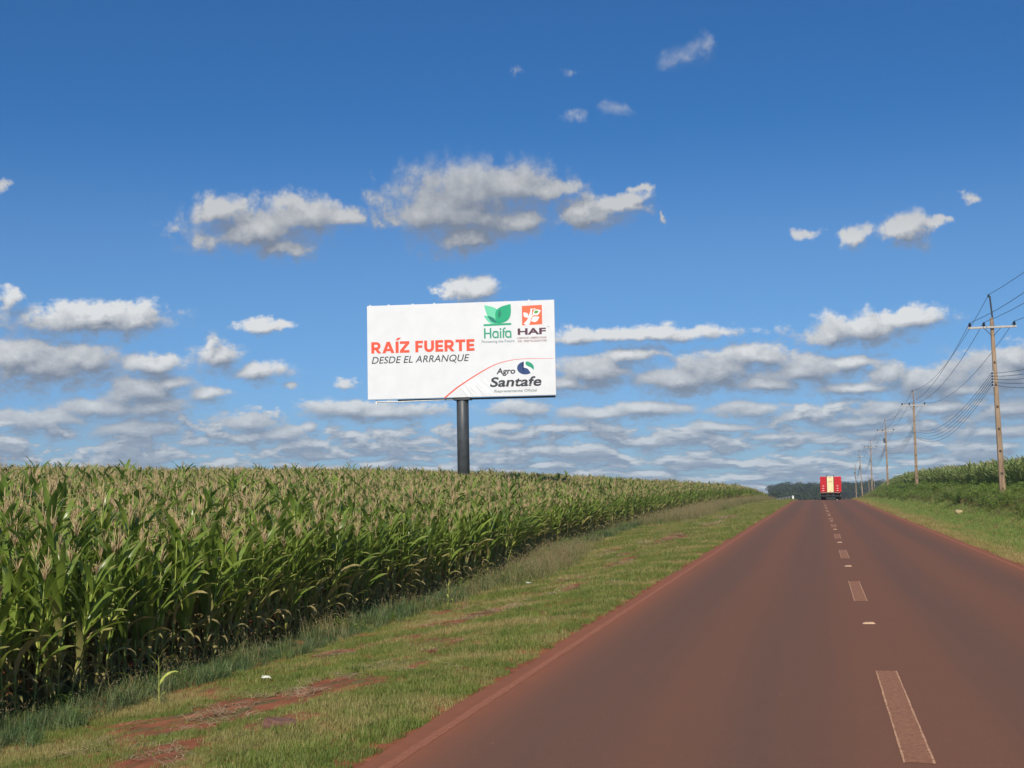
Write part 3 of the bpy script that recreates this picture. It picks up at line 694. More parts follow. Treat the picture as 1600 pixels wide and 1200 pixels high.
# right verge
field_scatter('verge_grass', rg_c, 5, [(4.5, 9.5, 4, 24, 45, .8), (4.5, 9.5, 24, 45, 60, .8), (4.5, 9.5, 45, 80, 36, 1.1), (4.5, 9.5, 80, 130, 16, 1.5), (4.5, 9.5, 130, 200, 8, 2.0), (4.5, 9, 200, 260, 5, 2.4)],
              lambda x, y: .75+.2*noise2(x, y, .9, 33), lambda x, y: np.clip((x-4.9)*2.0, 0, 1)*np.clip((8.4-x)*2, 0, 1), M['right_grass'], 'fresh bright green grass covering the right verge below the bank', 'grass')
field_scatter('roadside_grass', yg_c, 4, [(4.35, 6.2, 4, 24, 60, .85), (4.35, 6.2, 24, 60, 85, .9), (4.35, 6.2, 60, 120, 40, 1.35), (4.35, 6.4, 120, 200, 10, 1.9)],
              lambda x, y: .8+.3*noise2(x, y, 1.5, 35), lambda x, y: np.clip((x-4.42+.1*noise2(x, y, 3, 4))*5, 0, 1)*np.clip((6.0-x+.4*noise2(x, y, .6, 6))*1.6, 0, 1), M['yellow_grass'], 'yellowish drying grass along the right edge of the road', 'grass')
def sel_weed(x, y):
    lim = np.interp(y, [30, 80, 120, 170], [7.0, 8.0, 7.6, 6.6])+.35*noise2(x, y, .5, 17)
    return np.clip((x-lim)*1.3, 0, 1)*np.clip((redge(y)+.9-x)*1.5, 0, 1)*np.clip(.65+.6*noise2(x, y, .9, 77), .12, 1)
field_scatter('roadside_weeds', weed_c, 5, [(6, 13, 8, 28, 10, .95), (6, 13, 28, 60, 14, .95), (6, 13, 60, 110, 9, 1.1), (5.5, 13, 110, 180, 5, 1.4), (5, 13, 180, 280, 3, 1.5)],
              lambda x, y: .74+.40*noise2(x, y, .8, 18)+.35*np.clip((x-redge(y)+1.6)/1.6, 0, 1), sel_weed, M['weed_leaf'], 'thick leafy green weeds covering the bank below the right-hand corn', 'weeds')
field_scatter('seeding_grass', seed_c, 5, [(6.8, 11.5, 30, 95, 2.6, .75), (6.5, 11, 95, 180, 3.0, .9), (5.5, 11, 180, 260, 3.0, 1.2)], lambda x, y: .8+0*x,
              lambda x, y: np.clip((x-np.interp(y, [40, 95, 170, 260], [7.2, 7.4, 6.6, 6]))*1.5, 0, 1)*np.clip((redge(y)+.3-x), 0, 1), M['seed_grass'], 'brownish tall grass on the far right bank by the poles', 'grass')

# ------------------------------------------------------------------ distant woodland and single trees
def tree_mesh(seed, h=11.0, wid=5.0, n=420):
    r = random.Random(seed); T = MB(); C = MB()
    T.tube([(0, 0, -.5), (.1, 0, h*.25), (.15, .1, h*.55)], [.28, .22, .12], 7)
    blobs = []
    for i in range(9):
        a = r.uniform(0, 6.28); q = wid*.5*r.uniform(.1, .75); z = h*r.uniform(.35, .82)
        c = Vector((math.cos(a)*q, math.sin(a)*q, z)); blobs.append((c, r.uniform(.22, .36)*wid))
        T.tube([(.12, .05, h*.35), (c*.6+Vector((0, 0, h*.15))), c], [.10, .06, .03], 4)
    blobs.append((Vector((0, 0, h*.8)), wid*.3))
    for (c, R) in blobs:
        for i in range(n//9*2):
            u = Vector((r.gauss(0, 1), r.gauss(0, 1), r.gauss(0, 1))).normalized(); p = c+u*R*r.uniform(.55, 1.05); p.z = c.z+(p.z-c.z)*.8
            e1 = (u.cross(Vector((r.random(), r.random(), r.random())))).normalized()*r.uniform(.15, .34); e2 = (u+Vector((r.uniform(-.7, .7), r.uniform(-.7, .7), r.uniform(-.7, .7)))).normalized().cross(e1.normalized())*r.uniform(.12, .3)
            C.add([p-e1-e2, p+e1-e2*.6, p+e1*.7+e2, p-e1*.8+e2*.8], [(0, 1, 2, 3)])
    return T, C
tv = [tree_mesh(k, 10+k % 3, 7.5+k % 2) for k in range(5)]
tree_c = coll_of('woodland_tree', [joined('wt', (T, C), [M['bark'], M['tree_leaf']]) for (T, C) in tv])
n = 900
ty = 700+rng.random(n)**1.2*420; tx = rng.uniform(-90, 120, n)
# a nearer belt of darker crowns left of the road's end
ty2 = rng.uniform(520, 560, 70); tx2 = rng.uniform(-15, 6, 70)
k = (np.abs(tx-road_bend(ty)) > 8) & (tx > -.0265*ty-2+rng.normal(0, 2, n)); tx, ty = tx[k], ty[k]
tx = np.concatenate([tx, tx2-4]); ty = np.concatenate([ty, ty2]); n = len(tx)
sc = rng.uniform(.85, 1.25, n)*np.where(ty < 600, .68, 1.0)
scatter('distant_woodland', tree_c, np.stack([tx, ty, tz(tx, ty)], 1), np.stack([0*tx, 0*tx, rng.uniform(0, 6.28, n)], 1), np.stack([sc]*3, 1), rng.integers(0, 5, n), M['tree_leaf'],
        'dark green woodland on the horizon beyond the road crest', 'woodland')
def lone_tree(x, y, h, w, seed, label, zt):
    T, C = tree_mesh(seed, h, w, 300); o = empty('tree', (x, y, zt-h)); tag(o, label, 'tree')
    T.build('trunk', M['bark'], o, True); C.build('crown', M['tree_leaf'], o, False, True)
lone_tree(-15.2, 500, 9, 5, 71, 'small dark round tree at the left end of the horizon wood', .95)
lone_tree(28.2, 400, 7, 4.2, 72, 'dark round tree top peeking over the right-hand corn beside the second pole', 4.3)
lone_tree(23.2, 400, 7, 2.2, 73, 'tiny thin tree top peeking over the right-hand corn left of the second pole', 3.7)

# ------------------------------------------------------------------ billboard
M['vinyl'] = None
def mat_vinyl():
    m, N = new_mat('billboard_vinyl'); tc = N.n('ShaderNodeTexCoord').outputs['Object']
    s = N.n('ShaderNodeSeparateXYZ', {0: tc})
    # stretched wrinkles near the bottom right of centre
    q = N.vm('MULTIPLY', N.vm('ADD', tc, (0, 0, 0)), (2.6, 1, .8))
    rot = N.n('ShaderNodeVectorRotate', {'Vector': tc, 'Angle': .7}, rotation_type='Y_AXIS').outputs[0]
    n = N.noise(N.vm('MULTIPLY', rot, (4.0, 1, .6)), 1.0, 2.0)
    mk = N.m('MULTIPLY', N.ramp(s.outputs[2], 1.6, .2), N.m('MULTIPLY', N.ramp(s.outputs[0], -.5, .6), N.ramp(s.outputs[0], 3.2, 1.5)))
    big = N.noise(tc, .35, 2.0)
    h = N.m('ADD', N.m('MULTIPLY', n, mk), N.m('MULTIPLY', big, .25))
    c = N.mix(N.ramp(N.noise(tc, 1.2, 5.0), .3, .7), (.68, .69, .71), (.72, .73, .75))
    finish(N, pbr(N, c, .45, 0, .4, bump(N, h, .8, .12))); return m
M['vinyl'] = mat_vinyl()
M['steel_dark'] = simple('dark_painted_steel', (.050, .056, .062), .5, .0, .25, 1.2)
M['steel_grey'] = simple('galvanised_steel', (.33, .34, .35), .45, .5, .2, 3)
M['white_steel'] = simple('white_painted_steel', (.7, .7, .69), .5, 0, .1, 4)
def ink(name, col): M[name] = simple(name, col, .45, 0, .03, 2); return M[name]
ink('ink_red', (.78, .085, .035)); ink('ink_black', (.028, .032, .038)); ink('ink_green', (.0, .36, .17)); ink('ink_mint', (.13, .60, .36)); ink('ink_teal', (.0, .20, .14))
ink('ink_wordgreen', (.01, .31, .17)); ink('ink_orange', (.85, .14, .05)); ink('ink_maroon', (.085, .022, .045)); ink('ink_white', (.82, .83, .84)); ink('ink_blue', (.015, .05, .17)); ink('ink_grey', (.22, .27, .27))
ink('ink_leaf', (.12, .36, .05)); ink('ink_brown', (.28, .12, .12)); ink('ink_cream', (.80, .78, .45)); ink('ink_dgreen', (.0, .19, .11))
BW, BH = 12.0, 6.0
bb = empty('billboard', (-21.815, 83.866, float(tz(-21.8, 83.9))), R_(5.68))
tag(bb, 'large white advertising billboard on a single dark steel column in the corn', 'billboard')
Z0 = 7.80-bb.location.z
def bu(u): return u-BW/2
panel = MB().box((0, 0, Z0+BH/2), (BW, .16, BH)).build('panel', M['vinyl'], bb, bevel=.015)
panel.data.transform(Matrix.Translation((0, 0, -Z0))); panel.location = (0, 0, Z0)
FY = -.083
def poly(name, pts, mat, layer=1, parent=None):
    """flat printed shape from (u,v) outline, 3 mm thick"""
    y = FY-.004*layer; n = len(pts)
    bm = bmesh.new(); vs = [bm.verts.new((bu(u), y, v)) for u, v in pts]
    f = bm.faces.new(vs); bmesh.ops.triangulate(bm, faces=[f]); bm.normal_update()
    for f in bm.faces:
        if f.normal.y > 0: f.normal_flip()
    me = bpy.data.meshes.new(name); bm.to_mesh(me); bm.free(); me.materials.append(mat)
    o = bpy.data.objects.new(name, me); COL.objects.link(o); o.parent = parent or panel; return o
def polys(name, lst, mat, layer=1, parent=None):
    o = poly(name, lst[0], mat, layer, parent)
    if len(lst) > 1:
        bm = bmesh.new(); bm.from_mesh(o.data)
        for ip_, pts in enumerate(lst[1:]):
            f = bm.faces.new([bm.verts.new((bu(u), FY-.004*layer-.0002*(ip_+1), v)) for u, v in pts]); r_ = bmesh.ops.triangulate(bm, faces=[f])
        bm.normal_update()
        for f in bm.faces:
            if f.normal.y > 0: f.normal_flip()
        bm.to_mesh(o.data); bm.free()
    return o
def arc0(cx, cy, rx_, ry_, a0, a1, n=12): return [(cx+rx_*math.cos(R_(a0+(a1-a0)*i/n)), cy+ry_*math.sin(R_(a0+(a1-a0)*i/n))) for i in range(n+1)]
def stroke(pts, w):
    """ribbon polygon around a polyline, w may be a list"""
    n = len(pts); w = w if hasattr(w, '__len__') else [w]*n; A = []; B = []
    for i, (x, y) in enumerate(pts):
        x0, y0 = pts[max(0, i-1)]; x1, y1 = pts[min(n-1, i+1)]; d = math.hypot(x1-x0, y1-y0) or 1; nx_, ny_ = -(y1-y0)/d, (x1-x0)/d
        A.append((x+nx_*w[i]/2, y+ny_*w[i]/2)); B.append((x-nx_*w[i]/2, y-ny_*w[i]/2))
    return A+B[::-1]
def text(body, name, mat, u0, u1, v0, v1, bold=0.0, shear=0.0, layer=1, space=1.0, ref='H'):
    """lettering fitted so that capital height spans v0..v1 and the line spans u0..u1"""
    def mk(b):
        cu = bpy.data.curves.new(name, 'FONT'); cu.body = b; cu.size = 1; cu.offset = bold; cu.shear = shear; cu.space_character = space; cu.resolution_u = 6; cu.fill_mode = 'FRONT'
        to = bpy.data.objects.new(name, cu); COL.objects.link(to); dg = bpy.context.evaluated_depsgraph_get(); dg.update()
        me = bpy.data.meshes.new_from_object(to.evaluated_get(dg)); bpy.data.objects.remove(to); return me
    rf = mk(ref); cap = [v.co.y for v in rf.vertices]; c0, c1 = min(cap), max(cap)
    me = mk(body); xs_ = [v.co.x for v in me.vertices]; a, b_ = min(xs_), max(xs_)
    for v in me.vertices:
        x = u0+(v.co.x-a)/(b_-a)*(u1-u0); z = v0+(v.co.y-c0)/(c1-c0)*(v1-v0)
        v.co = (bu(x), FY-.004*layer, z)
    bm = bmesh.new(); bm.from_mesh(me); bm.normal_update()
    for f in bm.faces:
        if f.normal.y > 0: f.normal_flip()
    bm.to_mesh(me); bm.free()
    me.materials.clear(); me.materials.append(mat); me.name = name
    o = bpy.data.objects.new(name, me); COL.objects.link(o); o.parent = panel; return o
def strokeq(pts, w):
    P_ = stroke(pts, w); n = len(pts); A = P_[:n]; B = P_[n:][::-1]
    return [[A[i], A[i+1], B[i+1], B[i]] for i in range(n-1)]
def rect(x0, y0, x1, y1): return [(x0, y0), (x1, y0), (x1, y1), (x0, y1)]
GL = {
 'R': (.80, [rect(0, 0, .24, 1), *strokeq([(.2, .885), (.42, .885)]+arc0(.42, .655, .225, .23, 80, -80)+[(.42, .425), (.2, .425)], .225), [(.26, .40), (.52, .40), (.82, 0), (.54, 0)]]),
 'A': (.98, [[(0, 0), (.26, 0), (.49, .66), (.62, 1), (.36, 1)], [(.98, 0), (.72, 0), (.49, .66), (.36, 1), (.62, 1)], rect(.24, .18, .74, .38)]),
 'Í': (.25, [rect(0, 0, .25, 1), [(.02, 1.10), (.22, 1.10), (.46, 1.33), (.18, 1.33)]]),
 'Z': (.78, [rect(0, .78, .78, 1), rect(0, 0, .78, .22), [(0, .2), (.30, .2), (.78, .80), (.48, .80)]]),
 'F': (.62, [rect(0, 0, .24, 1), rect(.2, .78, .62, 1), rect(.2, .39, .57, .60)]),
 'U': (.80, strokeq([(.12, 1), (.12, .40)]+arc0(.40, .40, .28, .29, 195, 345)+[(.68, .40), (.68, 1)], .235)),
 'E': (.64, [rect(0, 0, .24, 1), rect(.2, .78, .64, 1), rect(.2, .39, .60, .60), rect(.2, 0, .64, .22)]),
 'T': (.78, [rect(0, .78, .78, 1), rect(.27, 0, .51, .9)]), ' ': (.28, [])}
def block_text(body, name, mat, u0, u1, v0, v1, gap=.10):
    tot = sum(GL[c][0] for c in body)+gap*(len(body)-1); kx = (u1-u0)/tot; x = 0; L = []
    for c in body:
        w, ps = GL[c]
        for p in ps: L.append([(u0+(x+a)*kx, v0+b*(v1-v0)) for a, b in p])
        x += w+gap
    return polys(name, L, mat, 1)
block_text('RAÍZ FUERTE', 'headline', M['ink_red'], .26, 6.90, 2.94, 3.67)['label'] = 'bold orange-red headline reading RAÍZ FUERTE'
sub_ = text('DESDE EL ARRANOUE', 'subheading', M['ink_black'], .28, 6.56, 2.29, 2.72, .006, .22, space=1.03); poly('letter_tail', stroke([(5.50, 2.42), (5.62, 2.27), (5.70, 2.20)], .05), M['ink_black'], 2, sub_); sub_['label'] = 'slanted black line reading DESDE EL ARRANQUE'
# green leaf emblem
def leaf(base, tip, bl, br, n=14):
    (x0, y0), (x1, y1) = base, tip; dx, dy = x1-x0, y1-y0; nx_, ny_ = -dy, dx; P1 = []; P2 = []
    for i in range(n+1):
        t = i/n; w = math.sin(math.pi*t**.85)
        P1.append((x0+dx*t+nx_*bl*w, y0+dy*t+ny_*bl*w)); P2.append((x0+dx*t-nx_*br*w, y0+dy*t-ny_*br*w))
    return P1[:-1]+P2[::-1][:-1]
lg = poly('leaf_emblem', leaf((8.42, 4.62), (7.55, 5.80), .16, .34), M['ink_mint'], 1); lg['label'] = 'green leaf emblem printed at the top of the board'
poly('emblem_leaf', leaf((8.40, 4.62), (7.52, 5.13), .20, .22), M['ink_mint'], 2, lg)
poly('emblem_leaf', leaf((8.40, 4.62), (9.24, 5.82), .36, .30), M['ink_green'], 3, lg)
poly('emblem_leaf', leaf((8.36, 4.64), (8.55, 5.50), .20, .24), M['ink_green'], 4, lg)
poly('emblem_leaf', leaf((8.46, 4.95), (8.55, 5.52), .10, .24), M['ink_dgreen'], 5, lg)
poly('emblem_leaf', leaf((8.34, 4.64), (7.76, 5.12), .16, .16), M['ink_teal'], 5, lg)
poly('emblem_bar', [(7.50, 4.47), (9.26, 4.50), (9.26, 4.62), (7.50, 4.59)], M['ink_green'], 2, lg)
# 'Haifa' in round monoline letters
def arc(cx, cy, rx_, ry_, a0, a1, n=16): return [(cx+rx_*math.cos(R_(a0+(a1-a0)*i/n)), cy+ry_*math.sin(R_(a0+(a1-a0)*i/n))) for i in range(n+1)]
hb, ht, xh, W_ = 3.68, 4.33, 4.13, .092
L_ = []
L_ += [stroke([(7.57, hb), (7.57, ht)], W_+.01), stroke([(7.94, hb), (7.94, ht)], W_+.01), stroke([(7.6, 4.0), (7.92, 4.0)], W_)]
for ax in (8.24, 9.05):
    L_ += strokeq(arc(ax, (hb+xh)/2, .155, (xh-hb)/2-.04, 50, 310, 18), W_)
    L_ += strokeq([(ax+.165, hb), (ax+.165, xh-.10), (ax+.12, xh-.03), (ax, xh-.03), (ax-.12, xh-.03)], W_)
L_ += [stroke([(8.575, hb), (8.575, xh)], W_), stroke(arc(8.575, 4.25, .033, .033, 0, 350, 10), .06)]
L_ += [stroke([(8.75, hb), (8.75, 4.16), (8.77, 4.25), (8.84, 4.30), (8.90, 4.30)], W_*.95), stroke([(8.70, 4.08), (8.89, 4.08)], W_*.8)]
polys('brand_lettering', L_, M['ink_wordgreen'], 1)['label'] = 'green lettering reading Haifa'
text('Pioneering the Future', 'tagline', M['ink_grey'], 7.36, 9.44, 3.40, 3.56, .016, 0)
# orange square with a white tree
sq = poly('tree_emblem', [(9.95, 4.44), (11.22, 4.47), (11.22, 5.70), (9.95, 5.67)], M['ink_orange'], 1); sq['label'] = 'orange square emblem with a white leafy tree'
def S(x, y): return (9.95+1.27*x, 4.45+1.23*y)
polys('white_tree', [stroke([S(.20, .0), S(.34, .22), S(.40, .45), S(.46, .66), S(.48, .84)], [.36, .22, .17, .12, .06]), stroke([S(.40, .34), S(.50, .46), S(.66, .60)], [.10, .08, .06]), stroke([S(.38, .28), S(.26, .46)], [.10, .08]),
    [S(*p) for p in leaf((.30, .40), (.08, .66), .36, .32)], [S(*p) for p in leaf((.46, .20), (.86, .40), .32, .32)], [S(*p) for p in leaf((.54, .54), (.94, .74), .36, .32)], stroke([S(.42, .80), S(.68, .82)], .05)], M['ink_white'], 2, sq)
poly('tree_leaf', [S(*p) for p in leaf((.60, .62), (.84, .69), .36, .30)], M['ink_leaf'], 3, sq)
text('HAF', 'brand_lettering', M['ink_maroon'], 9.66, 11.44, 3.84, 4.25, .035, 0)['label'] = 'dark maroon lettering reading HAF'
text('TM', 'trademark_sign', M['ink_grey'], 11.50, 11.68, 4.27, 4.34, 0, 0)
text('HISPANO AMERICANA', 'tagline', M['ink_brown'], 9.64, 11.48, 3.58, 3.70, .014, 0)
text('DE  FERTILIZANTES', 'tagline', M['ink_brown'], 9.66, 11.48, 3.38, 3.50, .014, 0)
def c1(x, y):
    return ((x-60)/1173*12.0, ((694-27*(x-62)/1174)-y)/(583+11*(x-60)/1173)*6)
arcp = [c1(*p) for p in [(543, 684), (580, 653), (620, 621), (660, 594), (700, 568), (740, 543), (780, 519), (820, 497), (860, 478), (900, 464), (940, 454), (980, 447), (1020, 443), (1060, 441), (1120, 440), (1180, 440), (1222, 440)]]
poly('curved_line', stroke(arcp, [.085, .083, .08, .075, .07, .065, .06, .052, .045, .04, .034, .03, .026, .024, .02, .018, .014]), M['ink_red'], 1)['label'] = 'thin red line curving up from the bottom edge'
text('Agro', 'brand_lettering', M['ink_black'], 8.26, 9.46, 1.40, 1.78, .026, .12)['label'] = 'black lettering reading Agro'
text('Santafe', 'brand_lettering', M['ink_black'], 7.84, 11.10, .60, 1.21, .026, .17, space=1.02)['label'] = 'large bold slanted lettering reading Santafe'
text('Representante Oficial', 'tagline', M['ink_grey'], 8.12, 10.78, .25, .42, .018, 0)
ball = poly('globe_emblem', arc(10.11, 1.75, .53, .41, 0, 350, 35), M['ink_white'], 1); ball['label'] = 'round emblem in blue, white and green'
GX, GY = 10.11, 1.75
bl = arc(GX, GY, .53, .41, 100, 308, 24) + [(GX+.22, GY-.16), (GX+.12, GY-.04), (GX-.08, GY+.02), (GX-.20, GY+.10), (GX-.22, GY+.26)]
poly('globe_blue', bl, M['ink_blue'], 2, ball)
gl = arc(GX, GY, .53, .41, -22, 84, 16) + [(GX-.01, GY+.32), (GX+.02, GY+.20), (GX+.16, GY+.10), (GX+.32, GY+.03), (GX+.42, GY-.06)]
poly('globe_green', gl, M['ink_wordgreen'], 2, ball)
# structure
MB().cyl((0, .45, -1), (0, .45, Z0+3.2), .385, 28).build('column', M['steel_dark'], bb, True)
fr = MB()
for x in np.linspace(-5.7, 5.7, 7): fr.box((x, .24, Z0+BH/2), (.10, .12, BH-.1))
for z in (.25, 1.8, 3.4, 5.6): fr.box((0, .40, Z0+z), (BW-.3, .16, .14))
fr.build('back_frame', M['steel_grey'], bb)
wk = MB(); wk.box((.9, .50, Z0-.06), (BW-2.0, .45, .07)); wk.box((.9, .16, Z0-.08), (BW-2.0, .08, .12)); wk.box((0, .45, Z0-.06), (1.1, .9, .16))
wk.build('support_beam', M['steel_dark'], bb)
tb = MB(); tb.cyl((-5.5, .10, Z0-.12), (-4.1, .12, Z0-.16), .05, 8); tb.box((-5.48, .10, Z0-.16), (.10, .1, .24)); tb.cyl((-4.1, .1, Z0-.16), (-.4, .1, Z0-.10), .035, 8)
tb.build('catwalk_rail', M['white_steel'], bb, False)
for x in (-5.8, -4.6, -3.05, -1.65, 1.3, 2.9, 4.4):
    MB().box((x, .02, Z0+BH+.03), (.10, .12, .07)).build('top_clip', M['steel_grey'] if x > 1 and x < 3 else M['white_steel'], bb)

# ------------------------------------------------------------------ utility poles and wires
def mat_pole():
    m, N = new_mat('weathered_pole'); tc = N.n('ShaderNodeTexCoord').outputs['Object']
    n = N.noise(N.vm('MULTIPLY', tc, (6, 6, .8)), 1.0, 6.0, .65); n2 = N.noise(tc, .8, 3.0)
    c = N.mix(N.ramp(n, .3, .7), (.20, .13, .08), (.36, .25, .16)); c = N.mix(N.ramp(n2, .4, .7, 0, .5), c, (.33, .27, .20))
    finish(N, pbr(N, c, .85, 0, .3, bump(N, n, .4, .02))); return m
M['pole'] = mat_pole()
M['pole_dark'] = simple('pole_slot_painted_shade', (.06, .045, .035), .9, 0, .3, 4)  # near-black colour paints the shade inside the step holes
M['crossarm'] = simple('crossarm_concrete', (.42, .40, .37), .8, 0, .15, 5)
M['insulator'] = simple('insulator_glaze', (.02, .03, .05), .25, 0, .2, 8)
M['wire'] = simple('wire_aluminium', (.07, .08, .10), .5, .3, .1, 8)
M['box_metal'] = simple('switchgear_metal', (.06, .065, .07), .5, .3, .2, 4)
POLES = [  # x, y, top z, arm z, ground z, lean x, spike, box
    (9.6, 8, 11.6, 10.0, None, 0, True, False),
    (9.25, 75, 11.55, 9.90, None, -.19, True, False),
    (9.68, 145, 11.20, 9.75, None, -.02, False, False),
    (9.72, 206, 11.00, 9.45, None, -.04, False, True),
    (10.02, 275, 10.35, 8.9, None, 0, False, False),
    (10.5, 350, 10.2, 8.6, None, -.5, False, False),
    (10.95, 430, 7.95, 6.6, None, 0, False, True),
    (20.6, 600, 5.6, 4.3, None, 0, False, False),
    (25.9, 680, 4.7, 3.4, None, 0, False, False)]
PL = ['tall weathered utility pole nearest on the right bank, with a slim dark steel top extension',
      'second utility pole along the right bank, its thin top rising above a single crossarm',
      'third utility pole along the right bank, with a dark switch box below its crossarm',
      'fourth utility pole along the right bank, plain and slender',
      'fifth utility pole up the road, leaning to the left',
      'sixth utility pole, short looking with a dark box, just right of the truck',
      'tiny far utility pole beyond the crest, left one of the last two', 'tiny utility pole farthest away beyond the crest']
attach = []
for k, (px, py, top, arm, g0, lean_, spike, boxed) in enumerate(POLES):
    gz = float(tz(px, py)); 
    def cx(z): return px+lean_*(z-gz)/(top-gz)
    A = dict(top=(cx(top), py, top), arm=[(cx(arm)+d_, py, arm+.27) for d_ in (-1.12, -.42, 1.08)], low=[(cx(7.4)-.14, py-.02, min(7.5, arm-2.1)-.15*j) for j in range(5)])
    attach.append(A)
    if k == 0: pass
    o = empty('utility_pole', (px, py, gz))
    tag(o, PL[k-1] if k else 'utility pole beside the viewer, outside the picture to the right', 'utility pole', 'utility poles along the right bank')
    def q(x, y, z): return (x-px, y, z-gz)
    ptop = top-1.15 if True else top
    n = 9; S_ = MB()
    zs = np.linspace(gz-.6, ptop, n)
    V = []; F = []
    for z in zs:
        w = np.interp(z, [gz, ptop], [.155, .085]); b_ = w*.35
        for sx, sy in ((-1, -.65), (-.65, -1), (.65, -1), (1, -.65), (1, .65), (.65, 1), (-.65, 1), (-1, .65)): V.append(q(cx(z)+sx*w, sy*w, z))
    for i in range(n-1):
        for j in range(8): F.append((i*8+j, i*8+(j+1) % 8, i*8+8+(j+1) % 8, i*8+8+j))
    F.append(tuple((n-1)*8+j for j in range(8))); S_.add(V, F); S_.build('shaft', M['pole'], o)
    if py < 300:
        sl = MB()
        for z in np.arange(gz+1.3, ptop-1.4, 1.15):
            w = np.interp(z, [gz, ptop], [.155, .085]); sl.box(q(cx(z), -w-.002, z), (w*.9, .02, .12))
        sl.build('step_slot', M['pole_dark'], o)  # solid dark blocks stand in for shaded holes; nothing is cut in
    MB().cyl(q(cx(ptop-.55)+.075, -.02, ptop-.55), q(cx(top)-.02, -.02, top), .045 if spike else .05, 8).build('top_extension', M['steel_dark'] if spike else M['pole'], o)
    MB().cyl(q(cx(top)-.07, 0, top-.06), q(cx(top)-.07, 0, top+.10), .05, 8).build('insulator', M['insulator'], o)
    MB().box(q(cx(arm)-.02, -.15, arm), (2.42, .10, .11)).build('crossarm', M['crossarm'], o, bevel=.01)
    for sgn in (-1, 1): MB().bar(q(cx(arm)+sgn*.42, -.16, arm-.04), q(cx(arm)+sgn*.06, -.13, arm-.42), .035).build('brace', M['steel_dark'], o)
    for (ax, ay, azz) in A['arm']:
        MB().tube([q(ax, -.15, azz-.22), q(ax, -.15, azz-.17), q(ax, -.15, azz-.10), q(ax, -.15, azz-.05), q(ax, -.15, azz)], [.03, .085, .06, .075, .035], 10).build('insulator', M['insulator'], o, True)
    rk = MB().box(q(cx(7.3)-.11, -.13, A['low'][2][2]), (.05, .05, .85)).build('wire_rack', M['steel_grey'], o)
    ins = MB()
    for (lx, ly, lz) in A['low']: MB().cyl(q(lx-.02, -.13, lz-.05), q(lx-.02, -.13, lz+.05), .045, 8).build('spool_insulator', M['insulator'], rk)
    if boxed:
        bx_ = MB().box(q(cx(arm-1.5)-.22, -.1, arm-1.35), (.32, .3, .65)); bx_.build('switch_box', M['box_metal'], o, bevel=.03)
def wire(name, pts, sag, label, r=.013):
    mb = MB(); P_ = []
    for a, b_ in zip(pts[:-1], pts[1:]):
        n = 14
        for i in range(n): 
            t = i/n; p = Vector(a).lerp(Vector(b_), t); p.z -= 4*sag*((b_[1]-a[1])/70)**1.3*t*(1-t); P_.append(p)
    P_.append(Vector(pts[-1])); mb.tube(P_, r, 5)
    tag(mb.build('overhead_wire', M['wire'], None, True), label, 'wire', 'overhead wires between the utility poles')
wire('w', [(A['top'][0]-.07, A['top'][1], A['top'][2]+.08) for A in attach], 1.15, 'topmost overhead wire, running between the pole tops')
for j, nm in enumerate(['overhead wire carried by the left insulators of the crossarms', 'overhead wire carried by the middle insulators, left of the pole shafts', 'overhead wire carried by the right insulators of the crossarms']):
    wire('w', [(A['arm'][j][0], A['arm'][j][1]-.15, A['arm'][j][2]) for A in attach], 1.25, nm)
for j, nm in enumerate(['uppermost of the low wires strung from the side racks of the poles', 'second of the low wires from the side racks, counted from the top', 'middle one of the five low wires on the side racks', 'fourth of the low wires from the side racks, counted from the top', 'lowest overhead wire, at the bottom of the side racks']):
    wire('w', [(A['low'][j][0]-.06, A['low'][j][1]-.13, A['low'][j][2]) for A in attach], 1.35+.10*j, nm, .012)

